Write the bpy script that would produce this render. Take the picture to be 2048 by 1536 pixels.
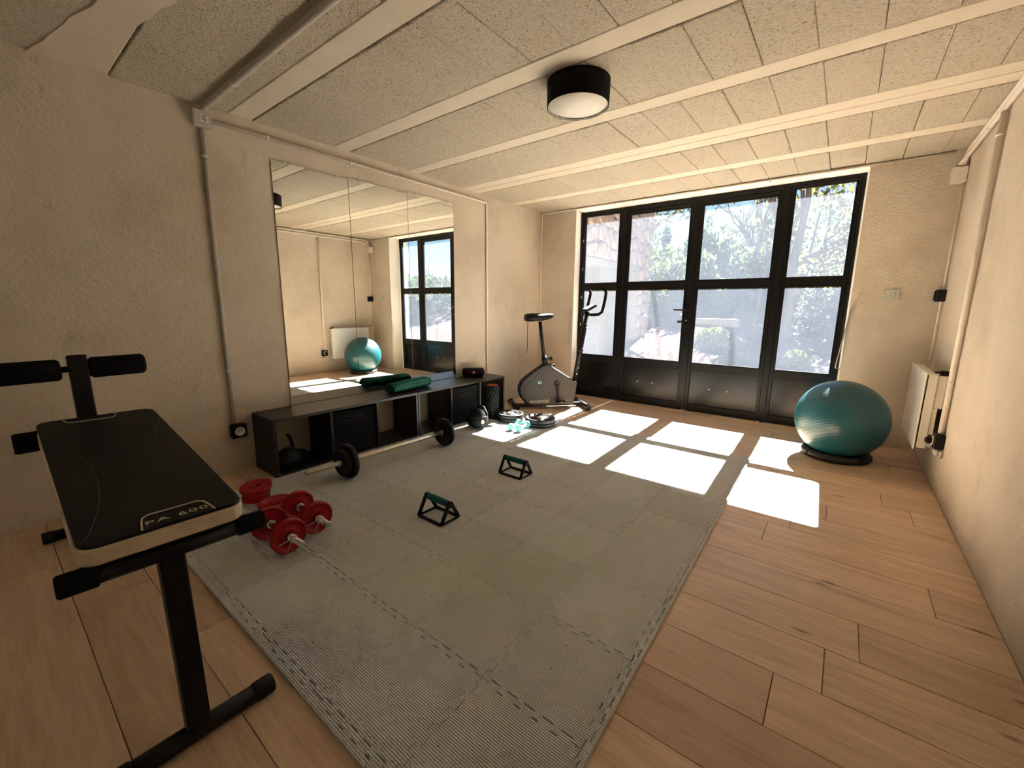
import bpy, bmesh, math, random
from mathutils import Vector, Matrix, noise

for _o in list(bpy.data.objects):
    bpy.data.objects.remove(_o)
SC = bpy.context.scene
COL = SC.collection
random.seed(7)
PI = math.pi

# ------------------------------------------------------------------ camera
YAW, PITCH, ROLL, FPX = -0.66233, -0.18144, 0.00971, 842.09
fw = Vector((math.sin(YAW) * math.cos(PITCH), math.cos(YAW) * math.cos(PITCH), math.sin(PITCH)))
rt = Vector((math.cos(YAW), -math.sin(YAW), 0))
up = rt.cross(fw)
r2 = rt * math.cos(ROLL) + up * math.sin(ROLL)
u2 = -rt * math.sin(ROLL) + up * math.cos(ROLL)
cam = bpy.data.cameras.new('camera')
cam_o = bpy.data.objects.new('camera', cam)
COL.objects.link(cam_o)
m = Matrix((r2, u2, -fw)).transposed().to_4x4()
m.translation = (0, 0, 1.0)
cam_o.matrix_world = m
cam.sensor_fit = 'HORIZONTAL'
cam.sensor_width = 36.0
cam.lens = FPX / 2048 * 36.0
cam.clip_start = 0.02
cam.clip_end = 500
SC.camera = cam_o

# ------------------------------------------------------------------ sky, sun, exposure
SUN_DIR = Vector((0.03, -1.0, -0.957)).normalized()      # the way the sunlight travels
world = bpy.data.worlds.new('sky')
SC.world = world
world.use_nodes = True
wn = world.node_tree
wn.nodes.clear()
w_out = wn.nodes.new('ShaderNodeOutputWorld')
w_bg = wn.nodes.new('ShaderNodeBackground')
w_sky = wn.nodes.new('ShaderNodeTexSky')
w_sky.sky_type = 'NISHITA'
w_sky.sun_disc = False
w_sky.sun_elevation = math.radians(43.7)
w_sky.sun_rotation = math.radians(-1.7)
w_sky.air_density = 1.0
w_sky.dust_density = 0.0
w_sky.altitude = 600
w_sky.ozone_density = 3.0
w_bg.inputs['Strength'].default_value = 0.028
wn.links.new(w_sky.outputs[0], w_bg.inputs[0])
wn.links.new(w_bg.outputs[0], w_out.inputs[0])

sun = bpy.data.lights.new('sun', 'SUN')
sun.energy = 17.0
sun.color = (1.0, 0.97, 0.915)
sun.angle = math.radians(0.6)
sun_o = bpy.data.objects.new('sun', sun)
COL.objects.link(sun_o)
sun_o.location = (0, 12, 10)
sun_o.rotation_euler = SUN_DIR.to_track_quat('-Z', 'Y').to_euler()

SC.view_settings.view_transform = 'Standard'
SC.view_settings.look = 'None'
SC.view_settings.gamma = 1.0
SC.view_settings.use_curve_mapping = False
SC.view_settings.exposure = 2.44
SC.cycles.max_bounces = 8
SC.cycles.diffuse_bounces = 5
SC.cycles.glossy_bounces = 3
SC.cycles.transmission_bounces = 4
SC.cycles.transparent_max_bounces = 10
SC.cycles.use_adaptive_sampling = True
SC.cycles.adaptive_threshold = 0.16
SC.cycles.sample_clamp_indirect = 8.0
SC.cycles.use_denoising = True
SC.cycles.caustics_reflective = False
SC.cycles.caustics_refractive = False

# ------------------------------------------------------------------ room numbers
L, R, D, H = -2.7935, 0.5067, 4.092, 2.0245
BACK = -0.55  # unseen back wall, brought close so more light bounces forward
MATZ = 0.012

# ------------------------------------------------------------------ materials
class NT:
    def __init__(s, name):
        s.m = bpy.data.materials.new(name)
        s.m.use_nodes = True
        s.t = s.m.node_tree
        s.t.nodes.clear()
        s.out = s.t.nodes.new('ShaderNodeOutputMaterial')
        s.tc = None
    def n(s, kind, **kw):
        nd = s.t.nodes.new('ShaderNode' + kind)
        for k, v in kw.items():
            if k in nd.inputs.keys():
                nd.inputs[k].default_value = v
            else:
                setattr(nd, k, v)
        return nd
    def l(s, a, b):
        s.t.links.new(a, b)
    def coord(s, which='Object', scale=None):
        if s.tc is None:
            s.tc = s.n('TexCoord')
        o = s.tc.outputs[which]
        if scale is not None:
            mp = s.n('Mapping')
            mp.inputs['Scale'].default_value = scale
            s.l(o, mp.inputs[0])
            return mp.outputs[0]
        return o
    def geo(s, scale=None):
        g = s.n('NewGeometry')
        o = g.outputs['Position']
        if scale is not None:
            mp = s.n('Mapping')
            mp.inputs['Scale'].default_value = scale
            s.l(o, mp.inputs[0])
            return mp.outputs[0]
        return o
    def noise(s, vec, scale, detail=4, rough=0.55, dist=0.0):
        nd = s.n('TexNoise')
        nd.inputs['Scale'].default_value = scale
        nd.inputs['Detail'].default_value = detail
        nd.inputs['Roughness'].default_value = rough
        nd.inputs['Distortion'].default_value = dist
        s.l(vec, nd.inputs['Vector'])
        return nd.outputs['Fac']
    def ramp(s, fac, stops):
        nd = s.n('ValToRGB')
        e = nd.color_ramp.elements
        e[0].position, e[0].color = stops[0][0], (*stops[0][1], 1)
        e[1].position, e[1].color = stops[-1][0], (*stops[-1][1], 1)
        for p, c in stops[1:-1]:
            x = e.new(p)
            x.color = (*c, 1)
        s.l(fac, nd.inputs[0])
        return nd.outputs[0]
    def mix(s, fac, a, b, mode='MIX'):
        nd = s.n('Mix', data_type='RGBA', blend_type=mode)
        if isinstance(fac, (int, float)):
            nd.inputs[0].default_value = fac
        else:
            s.l(fac, nd.inputs[0])
        for i, v in ((6, a), (7, b)):
            if isinstance(v, tuple):
                nd.inputs[i].default_value = (*v, 1)
            else:
                s.l(v, nd.inputs[i])
        return nd.outputs[2]
    def math(s, op, a, b=None):
        nd = s.n('Math', operation=op)
        for i, v in ((0, a), (1, b)):
            if v is None:
                continue
            if isinstance(v, (int, float)):
                nd.inputs[i].default_value = v
            else:
                s.l(v, nd.inputs[i])
        return nd.outputs[0]
    def bump(s, h, strength=0.3, dist=0.01, prev=None):
        nd = s.n('Bump')
        nd.inputs['Strength'].default_value = strength
        nd.inputs['Distance'].default_value = dist
        s.l(h, nd.inputs['Height'])
        if prev is not None:
            s.l(prev, nd.inputs['Normal'])
        return nd.outputs[0]
    def princ(s, col, rough=0.5, metal=0.0, normal=None, spec=0.5, **kw):
        p = s.n('BsdfPrincipled')
        if isinstance(col, tuple):
            p.inputs['Base Color'].default_value = (*col, 1)
        else:
            s.l(col, p.inputs['Base Color'])
        if isinstance(rough, (int, float)):
            p.inputs['Roughness'].default_value = rough
        else:
            s.l(rough, p.inputs['Roughness'])
        p.inputs['Metallic'].default_value = metal
        p.inputs['Specular IOR Level'].default_value = spec
        for k, v in kw.items():
            p.inputs[k].default_value = v
        if normal is not None:
            s.l(normal, p.inputs['Normal'])
        s.l(p.outputs[0], s.out.inputs[0])
        return p

MATS = {}
def simple(name, col, rough=0.5, metal=0.0, spec=0.5, var=0.12, bscale=0, bstr=0.2, nscale=30):
    t = NT(name)
    v = t.coord()
    f = t.noise(v, nscale, 3)
    c0 = tuple(c * (1 - var) for c in col)
    c1 = tuple(min(1, c * (1 + var)) for c in col)
    c = t.ramp(f, [(0.3, c0), (0.7, c1)])
    nm = None
    if bscale:
        nm = t.bump(t.noise(v, bscale, 3), bstr, 0.004)
    t.princ(c, rough, metal, nm, spec)
    MATS[name] = t.m
    return t.m

def plaster(name, base, pink, brown, blot=1.0):
    t = NT(name)
    g = t.geo()
    f1 = t.noise(g, 1.7, 3, 0.62)
    c = t.ramp(f1, [(0.30, brown), (0.5, base), (0.72, pink)])
    f4 = t.noise(t.geo((1, 1, 0.45)), 8.0, 5, 0.75)
    st = t.n('MapRange')
    t.l(f4, st.inputs[0])
    st.inputs[1].default_value, st.inputs[2].default_value = 0.60, 0.72
    c = t.mix(t.math('MULTIPLY', st.outputs[0], 0.42 * blot), c, tuple(x * 0.55 for x in brown))
    f3 = t.noise(g, 60.0, 3, 0.72)
    nb = t.bump(f3, 0.75, 0.009)
    t.princ(c, 0.9, 0, nb, 0.15)
    MATS[name] = t.m
    return t.m

plaster('plaster', (0.61, 0.535, 0.43), (0.66, 0.575, 0.47), (0.51, 0.44, 0.335), 1.0)
plaster('plaster_light', (0.86, 0.81, 0.72), (0.87, 0.82, 0.73), (0.82, 0.76, 0.66), 0.3)

def mk_block():
    t = NT('ceiling_block')
    g = t.geo()
    f = t.noise(g, 95, 3, 0.7, 0.6)
    c = t.ramp(f, [(0.34, (0.31, 0.26, 0.185)), (0.44, (0.60, 0.53, 0.41)), (0.7, (0.67, 0.595, 0.465))])
    oi = t.n('ObjectInfo')
    c = t.mix(t.math('MULTIPLY', oi.outputs['Random'], 0.16), c, (0.70, 0.63, 0.51))
    nb = t.bump(f, 1.0, 0.015)
    t.princ(c, 0.95, 0, nb, 0.1)
    MATS['block'] = t.m
mk_block()
def mk_beam():
    t = NT('ceiling_beam')
    g = t.geo()
    c = t.ramp(t.noise(g, 14, 5), [(0.3, (0.61, 0.54, 0.425)), (0.7, (0.66, 0.585, 0.465))])
    t.princ(c, 0.85, 0, t.bump(t.noise(g, 60, 3), 0.12, 0.004), 0.15)
    MATS['beam'] = t.m
mk_beam()
simple('joint_dark', (0.10, 0.08, 0.055), 0.95, spec=0.05)

def mk_wood():
    t = NT('oak_plank')
    oi = t.n('ObjectInfo')
    tc = t.coord('Object')
    off = t.n('VectorMath', operation='SCALE')
    comb = t.n('CombineXYZ')
    t.l(oi.outputs['Random'], comb.inputs[0])
    t.l(t.math('MULTIPLY', oi.outputs['Random'], 3.7), comb.inputs[1])
    t.l(t.math('MULTIPLY', oi.outputs['Random'], 7.1), comb.inputs[2])
    t.l(comb.outputs[0], off.inputs[0])
    off.inputs['Scale'].default_value = 31.0
    add = t.n('VectorMath', operation='ADD')
    t.l(tc, add.inputs[0])
    t.l(off.outputs[0], add.inputs[1])
    mp = t.n('Mapping')
    mp.inputs['Scale'].default_value = (0.9, 9.0, 1.0)
    t.l(add.outputs[0], mp.inputs[0])
    f1 = t.noise(mp.outputs[0], 2.2, 5, 0.66, 1.1)
    mp2 = t.n('Mapping')
    mp2.inputs['Scale'].default_value = (3.0, 70.0, 1.0)
    t.l(add.outputs[0], mp2.inputs[0])
    f2 = t.noise(mp2.outputs[0], 3.0, 4, 0.6, 0.3)
    c = t.ramp(f1, [(0.27, (0.42, 0.275, 0.175)), (0.43, (0.61, 0.435, 0.295)), (0.58, (0.72, 0.54, 0.385)), (0.76, (0.80, 0.625, 0.46))])
    c = t.mix(0.35, c, t.ramp(f2, [(0.35, (0.50, 0.35, 0.235)), (0.65, (0.77, 0.585, 0.42))]))
    tone = t.ramp(oi.outputs['Random'], [(0.0, (0.82, 0.77, 0.73)), (0.5, (1.0, 0.98, 0.96)), (1.0, (1.1, 1.06, 1.0))])
    c = t.mix(1.0, c, tone, 'MULTIPLY')
    vo = t.n('TexVoronoi')
    vo.voronoi_dimensions = '2D'
    vo.inputs['Scale'].default_value = 1.0
    mp3 = t.n('Mapping')
    mp3.inputs['Scale'].default_value = (2.1, 6.5, 1.0)
    t.l(add.outputs[0], mp3.inputs[0])
    t.l(mp3.outputs[0], vo.inputs['Vector'])
    kn = t.n('MapRange')
    t.l(vo.outputs['Distance'], kn.inputs[0])
    kn.inputs[1].default_value, kn.inputs[2].default_value = 0.015, 0.075
    kn.inputs[3].default_value, kn.inputs[4].default_value = 0.75, 0.0
    sk_ = t.n('SeparateColor')
    t.l(vo.outputs['Color'], sk_.inputs[0])
    c = t.mix(t.math('MULTIPLY', kn.outputs[0], t.math('GREATER_THAN', sk_.outputs[0], 0.66)), c, (0.17, 0.10, 0.06))
    nb = t.bump(f2, 0.10, 0.002)
    t.princ(c, 0.42, 0, nb, 0.4)
    MATS['oak'] = t.m
mk_wood()

def mk_foam():
    t = NT('grey_foam')
    tc = t.coord('Object')
    g = t.geo()
    w = t.n('TexWave', wave_type='BANDS', bands_direction='DIAGONAL')
    w1 = t.n('TexWave', wave_type='BANDS', bands_direction='X')
    w2 = t.n('TexWave', wave_type='BANDS', bands_direction='Y')
    for x in (w1, w2):
        x.inputs['Scale'].default_value = 52
        x.inputs['Distortion'].default_value = 0.0
        t.l(tc, x.inputs['Vector'])
    h = t.math('ADD', w1.outputs['Fac'], w2.outputs['Fac'])
    f = t.noise(g, 2.3, 5, 0.6, 0.5)
    c = t.ramp(f, [(0.3, (0.66, 0.65, 0.62)), (0.52, (0.73, 0.73, 0.71)), (0.72, (0.76, 0.76, 0.74))])
    f2 = t.noise(g, 5.0, 6, 0.7, 1.0)
    mr = t.n('MapRange')
    t.l(f2, mr.inputs[0])
    mr.inputs[1].default_value, mr.inputs[2].default_value = 0.60, 0.75
    c = t.mix(t.math('MULTIPLY', mr.outputs[0], 0.35), c, (0.63, 0.54, 0.46))
    vo = t.n('TexVoronoi')
    vo.inputs['Scale'].default_value = 17.0
    t.l(g, vo.inputs['Vector'])
    sp = t.math('LESS_THAN', vo.outputs['Distance'], 0.045)
    c = t.mix(t.math('MULTIPLY', sp, 0.75), c, (0.09, 0.075, 0.06))
    oi = t.n('ObjectInfo')
    tone = t.ramp(oi.outputs['Random'], [(0.0, (0.93, 0.92, 0.90)), (1.0, (1.05, 1.05, 1.05))])
    c = t.mix(1.0, c, tone, 'MULTIPLY')
    nb = t.bump(h, 0.9, 0.0026)
    t.princ(c, 0.8, 0, nb, 0.2)
    MATS['foam'] = t.m
mk_foam()

def mk_glass():
    t = NT('dusty_glass')
    g = t.geo()
    f = t.noise(g, 3.0, 5, 0.6, 0.5)
    d = t.n('MapRange')
    t.l(f, d.inputs[0])
    d.inputs[1].default_value, d.inputs[2].default_value = 0.3, 0.75
    d.inputs[3].default_value, d.inputs[4].default_value = 0.027, 0.038
    tr = t.n('BsdfTransparent')
    tr.inputs[0].default_value = (0.93, 0.96, 0.96, 1)
    tl = t.n('BsdfTranslucent')
    tl.inputs[0].default_value = (0.68, 0.80, 1.0, 1)
    gl = t.n('BsdfGlossy')
    gl.inputs['Roughness'].default_value = 0.02
    mx = t.n('MixShader')
    t.l(d.outputs[0], mx.inputs[0])
    t.l(tr.outputs[0], mx.inputs[1])
    t.l(tl.outputs[0], mx.inputs[2])
    mx2 = t.n('MixShader')
    mx2.inputs[0].default_value = 0.03
    t.l(mx.outputs[0], mx2.inputs[1])
    t.l(gl.outputs[0], mx2.inputs[2])
    t.l(mx2.outputs[0], t.out.inputs[0])
    MATS['glass'] = t.m
mk_glass()

def mk_mirror():
    t = NT('mirror_glass')
    f = t.noise(t.geo(), 5, 2)
    c = t.ramp(f, [(0.3, (0.86, 0.88, 0.85)), (0.7, (0.88, 0.90, 0.87))])
    t.princ(c, 0.0, 1.0)
    MATS['mirror'] = t.m
mk_mirror()

def mk_leaf(name, c0, c1, c2):
    t = NT(name)
    g = t.geo()
    f = t.noise(g, 1.6, 4, 0.6)
    f2 = t.noise(g, 23.0, 2, 0.5)
    c = t.ramp(t.math('ADD', t.math('MULTIPLY', f, 0.6), t.math('MULTIPLY', f2, 0.4)), [(0.36, c0), (0.5, c1), (0.64, c2)])
    df = t.n('BsdfDiffuse')
    tl = t.n('BsdfTranslucent')
    t.l(c, df.inputs[0])
    t.l(c, tl.inputs[0])
    mx = t.n('MixShader')
    mx.inputs[0].default_value = 0.45
    t.l(df.outputs[0], mx.inputs[1])
    t.l(tl.outputs[0], mx.inputs[2])
    t.l(mx.outputs[0], t.out.inputs[0])
    MATS[name] = t.m
mk_leaf('leaf_dark', (0.019, 0.033, 0.016), (0.036, 0.055, 0.023), (0.065, 0.088, 0.033))
mk_leaf('leaf_mid', (0.033, 0.052, 0.019), (0.062, 0.088, 0.029), (0.111, 0.130, 0.042))
mk_leaf('leaf_lime', (0.078, 0.098, 0.019), (0.137, 0.150, 0.033), (0.189, 0.189, 0.052))
mk_leaf('leaf_yellow', (0.081, 0.078, 0.029), (0.130, 0.117, 0.042), (0.179, 0.150, 0.058))
mk_leaf('leaf_grey', (0.041, 0.050, 0.033), (0.073, 0.082, 0.050), (0.111, 0.114, 0.070))
simple('bark', (0.1056, 0.0845, 0.0686), 0.9, spec=0.1, bscale=20, bstr=0.5, nscale=9)
simple('stone', (0.3708, 0.2781, 0.2282), 0.9, spec=0.1, bscale=18, bstr=0.5, nscale=5, var=0.25)
simple('mortar', (0.3274, 0.2864, 0.2455), 0.95, spec=0.1, bscale=40)
simple('render_white', (0.2839, 0.2675, 0.2512), 0.9, spec=0.1, bscale=30)
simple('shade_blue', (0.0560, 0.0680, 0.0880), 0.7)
simple('terrace', (0.3600, 0.3120, 0.2580), 0.9, spec=0.0, bscale=14, bstr=0.4, nscale=4, var=0.2)
simple('litter', (0.0598, 0.0458, 0.0422), 0.95, spec=0.0, bscale=25, bstr=0.8, nscale=16, var=0.45)
simple('roof_tile', (0.3000, 0.1620, 0.0900), 0.85, bscale=20, nscale=8, var=0.25)

simple('door_black', (0.0055, 0.0055, 0.0060), 0.32, spec=0.2, var=0.2, nscale=6)
simple('panel_black', (0.0046, 0.0043, 0.0040), 0.24, spec=0.3, var=0.2, nscale=4)
simple('chrome', (0.72, 0.70, 0.66), 0.16, 1.0, var=0.05)
simple('steel', (0.62, 0.58, 0.50), 0.30, 1.0, var=0.08)
simple('bolt_and_gap_white', (0.82, 0.80, 0.75), 0.5)
simple('cabinet_black', (0.0121, 0.0110, 0.0099), 0.38, spec=0.45, var=0.15, nscale=9)
simple('fabric_black', (0.0088, 0.0088, 0.0094), 0.9, spec=0.15, bscale=260, bstr=0.4)
simple('rubber_black', (0.0083, 0.0083, 0.0088), 0.55, spec=0.22, bscale=90, bstr=0.15)
simple('rubber_grey', (0.0121, 0.0121, 0.0121), 0.45, spec=0.4)
simple('foam_black', (0.0066, 0.0066, 0.0066), 0.85, spec=0.1, bscale=140, bstr=0.3)
simple('paint_black', (0.0040, 0.0040, 0.0043), 0.4, spec=0.22)
simple('vinyl_black', (0.0066, 0.0058, 0.0053), 0.5, spec=0.16, bscale=220, bstr=0.15)
simple('vinyl_white', (0.5950, 0.5100, 0.3740), 0.55, spec=0.3)
simple('print_white', (0.72, 0.66, 0.55), 0.6)
simple('print_grey', (0.42, 0.40, 0.36), 0.6)
simple('print_mint', (0.35, 0.75, 0.70), 0.6)
simple('red_paint', (0.30, 0.0022, 0.0055), 0.25, spec=0.4, var=0.1)
simple('orange_red', (0.5950, 0.0700, 0.0210), 0.5)
simple('towel_green', (0.0382, 0.1722, 0.1340), 0.95, spec=0.1, bscale=190, bstr=0.8, nscale=14, var=0.3)
simple('grip_green', (0.0126, 0.1120, 0.0980), 0.75, spec=0.25, bscale=120)
simple('turquoise', (0.1760, 0.4960, 0.4640), 0.42, spec=0.4)
simple('pvc', (0.74, 0.67, 0.58), 0.5, spec=0.4, var=0.05)
simple('pvc_grey', (0.4752, 0.4392, 0.3888), 0.5, spec=0.4, var=0.05)
simple('pvc_white', (0.72, 0.66, 0.56), 0.45, spec=0.4, var=0.04)
simple('switch_green', (0.46, 0.48, 0.40), 0.45, spec=0.4, var=0.05)
simple('radiator_glass', (0.80, 0.82, 0.78), 0.18, spec=0.5, var=0.03)
simple('radiator_body', (0.78, 0.73, 0.62), 0.4, spec=0.4, var=0.03)
simple('plug_clear', (0.62, 0.58, 0.50), 0.25, spec=0.5)
simple('lamp_black', (0.0055, 0.0055, 0.0055), 0.8, spec=0.15, bscale=240, bstr=0.2)
simple('lamp_white', (0.78, 0.74, 0.66), 0.6, spec=0.3, var=0.03)
simple('bike_shell', (0.0196, 0.0182, 0.0161), 0.45, spec=0.35, var=0.1)
def mk_ball():
    t = NT('ball_vinyl')
    tc = t.coord('Object')
    w = t.n('TexWave', wave_type='BANDS', bands_direction='Z')
    w.inputs['Scale'].default_value = 17
    mp = t.n('Mapping')
    mp.inputs['Rotation'].default_value = (0.30, 0.32, 0)
    t.l(tc, mp.inputs[0])
    t.l(mp.outputs[0], w.inputs['Vector'])
    c = t.ramp(t.noise(tc, 4, 3), [(0.3, (0.007, 0.062, 0.078)), (0.7, (0.010, 0.080, 0.097))])
    t.princ(c, 0.34, 0, t.bump(w.outputs['Fac'], 0.10, 0.004), 0.5)
    MATS['ball'] = t.m
mk_ball()

# ------------------------------------------------------------------ mesh helpers
class MB:
    def __init__(s):
        s.v, s.f, s.sm = [], [], []
    def add(s, vs, fs, smooth=False):
        b = len(s.v)
        s.v += [Vector(x) for x in vs]
        s.f += [tuple(i + b for i in f) for f in fs]
        s.sm += [smooth] * len(fs)
        return s
    def box(s, lo, hi):
        x0, y0, z0 = lo
        x1, y1, z1 = hi
        vs = [(x0, y0, z0), (x1, y0, z0), (x1, y1, z0), (x0, y1, z0), (x0, y0, z1), (x1, y0, z1), (x1, y1, z1), (x0, y1, z1)]
        return s.add(vs, [(0, 3, 2, 1), (4, 5, 6, 7), (0, 1, 5, 4), (1, 2, 6, 5), (2, 3, 7, 6), (3, 0, 4, 7)])
    def bar(s, p0, p1, w, h, upv=(0, 0, 1)):
        p0, p1 = Vector(p0), Vector(p1)
        d = (p1 - p0).normalized()
        a = d.cross(Vector(upv)).normalized()
        b = a.cross(d).normalized()
        vs = []
        for p in (p0, p1):
            for sx, sy in ((-1, -1), (1, -1), (1, 1), (-1, 1)):
                vs.append(p + a * (sx * w / 2) + b * (sy * h / 2))
        return s.add(vs, [(3, 2, 1, 0), (4, 5, 6, 7), (0, 1, 5, 4), (1, 2, 6, 5), (2, 3, 7, 6), (3, 0, 4, 7)])
    def prism(s, poly, z0, z1, axis='z'):
        n = len(poly)
        def P(a, b, c):
            return {'z': (a, b, c), 'y': (a, c, b), 'x': (c, a, b)}[axis]
        vs = [P(a, b, z0) for a, b in poly] + [P(a, b, z1) for a, b in poly]
        fs = [tuple(range(n - 1, -1, -1)), tuple(range(n, 2 * n))]
        for i in range(n):
            j = (i + 1) % n
            fs.append((i, j, n + j, n + i))
        return s.add(vs, fs)
    def rings(s, rs, close=True, cap=True, smooth=True):
        n = len(rs[0])
        vs = [p for r in rs for p in r]
        fs = []
        for k in range(len(rs) - 1):
            for i in range(n):
                j = (i + 1) % n
                fs.append((k * n + i, k * n + j, (k + 1) * n + j, (k + 1) * n + i))
        b = len(s.v)
        s.add(vs, fs, smooth)
        if cap:
            s.f.append(tuple(b + i for i in range(n - 1, -1, -1)))
            s.sm.append(False)
            o = b + (len(rs) - 1) * n
            s.f.append(tuple(o + i for i in range(n)))
            s.sm.append(False)
        return s
    def lathe(s, origin, axis, prof, seg=24, cap=True, smooth=True):
        """prof: list of (distance along axis, radius)"""
        o, a = Vector(origin), Vector(axis).normalized()
        e = a.orthogonal().normalized()
        g = a.cross(e)
        rs = []
        for d, r in prof:
            r = max(r, 1e-5)
            rs.append([o + a * d + (e * math.cos(2 * PI * i / seg) + g * math.sin(2 * PI * i / seg)) * r for i in range(seg)])
        return s.rings(rs, cap=cap, smooth=smooth)
    def cyl(s, p0, p1, r, seg=16, r1=None):
        p0, p1 = Vector(p0), Vector(p1)
        return s.lathe(p0, p1 - p0, [(0, r), ((p1 - p0).length, r if r1 is None else r1)], seg)
    def tube(s, path, r, seg=10, cap=True):
        pts = [Vector(p) for p in path]
        rad = r if isinstance(r, (list, tuple)) else [r] * len(pts)
        rs = []
        prev = None
        for i, p in enumerate(pts):
            t = (pts[min(i + 1, len(pts) - 1)] - pts[max(i - 1, 0)]).normalized()
            if prev is None:
                e = t.orthogonal().normalized()
            else:
                e = (prev - t * prev.dot(t)).normalized()
            prev = e
            g = t.cross(e)
            rs.append([p + (e * math.cos(2 * PI * k / seg) + g * math.sin(2 * PI * k / seg)) * rad[i] for k in range(seg)])
        return s.rings(rs, cap=cap)
    def torus(s, c, axis, Rr, r, seg=40, seg2=12):
        a = Vector(axis).normalized()
        e = a.orthogonal().normalized()
        g = a.cross(e)
        rs = []
        for i in range(seg + 1):
            t = 2 * PI * i / seg
            d = e * math.cos(t) + g * math.sin(t)
            rs.append([Vector(c) + d * (Rr + r * math.cos(2 * PI * k / seg2)) + a * (r * math.sin(2 * PI * k / seg2)) for k in range(seg2)])
        return s.rings(rs, cap=False)
    def sphere(s, c, r, seg=32, ring=18, sc=(1, 1, 1)):
        c = Vector(c)
        rs = []
        for k in range(ring + 1):
            ph = -PI / 2 + PI * k / ring
            ph = max(min(ph, PI / 2 - 1e-3), -PI / 2 + 1e-3)
            rs.append([c + Vector((r * sc[0] * math.cos(ph) * math.cos(2 * PI * i / seg), r * sc[1] * math.cos(ph) * math.sin(2 * PI * i / seg), r * sc[2] * math.sin(ph))) for i in range(seg)])
        return s.rings(rs, cap=True)
    def xf(s, mat):
        s.v = [mat @ p for p in s.v]
        return s

ORG = {}
def link(name, mesh, material, parent, loc):
    o = bpy.data.objects.new(name, mesh)
    COL.objects.link(o)
    o.location = loc
    if parent is not None:
        o.parent = parent
    return o

def obj(name, mb, material, parent=None, bevel=0.0, origin=None, seg=2):
    """mb is in world coordinates; the object's origin goes to its base centre"""
    vs = mb.v
    lo = Vector((min(p.x for p in vs), min(p.y for p in vs), min(p.z for p in vs)))
    hi = Vector((max(p.x for p in vs), max(p.y for p in vs), max(p.z for p in vs)))
    if origin is None:
        origin = Vector(((lo.x + hi.x) / 2, (lo.y + hi.y) / 2, lo.z))
    origin = Vector(origin)
    me = bpy.data.meshes.new(name)
    me.from_pydata([tuple(p - origin) for p in vs], [], mb.f)
    me.polygons.foreach_set('use_smooth', mb.sm)
    me.materials.append(MATS[material] if isinstance(material, str) else material)
    me.update()
    par = ORG.get(parent.name, Vector()) if parent is not None else Vector()
    o = link(name, me, None, parent, origin - par)
    ORG[o.name] = origin
    if bevel:
        b = o.modifiers.new('bevel', 'BEVEL')
        b.width = bevel
        b.segments = seg
        b.limit_method = 'ANGLE'
        b.angle_limit = math.radians(40)
    return o

def empty(name, loc, label=None, cat=None, group=None, kind=None):
    o = bpy.data.objects.new(name, None)
    COL.objects.link(o)
    o.location = loc
    o.empty_display_size = 0.1
    ORG[o.name] = Vector(loc)
    tag(o, label, cat, group, kind)
    return o

def tag(o, label=None, cat=None, group=None, kind=None):
    if label: o['label'] = label
    if cat: o['category'] = cat
    if group: o['group'] = group
    if kind: o['kind'] = kind
    return o

def copy_tree(o, loc, parent=None):
    c = o.copy()
    COL.objects.link(c)
    c.location = loc
    c.parent = parent
    for ch in list(o.children):
        copy_tree(ch, ch.location, c)
    return c

def text(name, s, size, mat4, material, parent, extrude=0.0004, font_scale=(1, 1), spacing=1.0, align='CENTER'):
    cu = bpy.data.curves.new(name, 'FONT')
    cu.body = s
    cu.size = size
    cu.extrude = extrude
    cu.align_x = align
    cu.align_y = 'CENTER'
    cu.space_character = spacing
    cu.materials.append(MATS[material])
    tmp = bpy.data.objects.new('tmp', cu)
    COL.objects.link(tmp)
    bpy.context.view_layer.update()
    me = bpy.data.meshes.new_from_object(tmp.evaluated_get(bpy.context.evaluated_depsgraph_get()))
    bpy.data.objects.remove(tmp)
    o = bpy.data.objects.new(name, me)
    COL.objects.link(o)
    o.parent = parent
    par = ORG.get(parent.name, Vector()) if parent is not None else Vector()
    mm = mat4.copy()
    mm.translation = mm.translation - par
    o.matrix_local = mm @ Matrix.Diagonal((font_scale[0], font_scale[1], 1, 1))
    return o

def frame(origin, xdir, ydir):
    x = Vector(xdir).normalized()
    y = Vector(ydir)
    y = (y - x * y.dot(x)).normalized()
    z = x.cross(y)
    mm = Matrix((x, y, z)).transposed().to_4x4()
    mm.translation = origin
    return mm

# ================================================================== THE ROOM
# ---- floor with planks
floor = obj('floor', MB().box((L - 0.02, BACK, -0.10), (R + 0.02, 4.40, -0.012)), 'joint_dark')
tag(floor, kind='structure')
ORG[floor.name] = ORG[floor.name]
PW, Y0 = 0.194, 0.092
KNOWN = {10: -0.176, 12: 0.041, 9: 0.355, 7: 0.15, 5: -0.041, 15: -0.253, 14: 0.267, 1: -1.46, 0: -1.9, 2: -0.7, 3: 0.62}
rp = random.Random(11)
for k in range(-8, 23):
    y0, y1 = Y0 + PW * k, Y0 + PW * (k + 1)
    y1 = min(y1, 4.36)
    if y1 - y0 < 0.03 or y0 < BACK - 0.1:
        continue
    ln = 1.285
    x = KNOWN.get(k, rp.uniform(-1.2, 0.4))
    cuts = [x]
    while cuts[0] > L: cuts.insert(0, cuts[0] - ln)
    while cuts[-1] < R: cuts.append(cuts[-1] + ln)
    for a, b in zip(cuts[:-1], cuts[1:]):
        a, b = max(a, L + 0.001), min(b, R - 0.001)
        if b - a < 0.02:
            continue
        g = 0.0009
        obj('plank', MB().box((a + g, max(y0, BACK) + g, -0.014), (b - g, y1 - g, 0.0)), 'oak', floor, bevel=0.0012, seg=1,
            origin=((a + b) / 2, (y0 + y1) / 2, 0))

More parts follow.
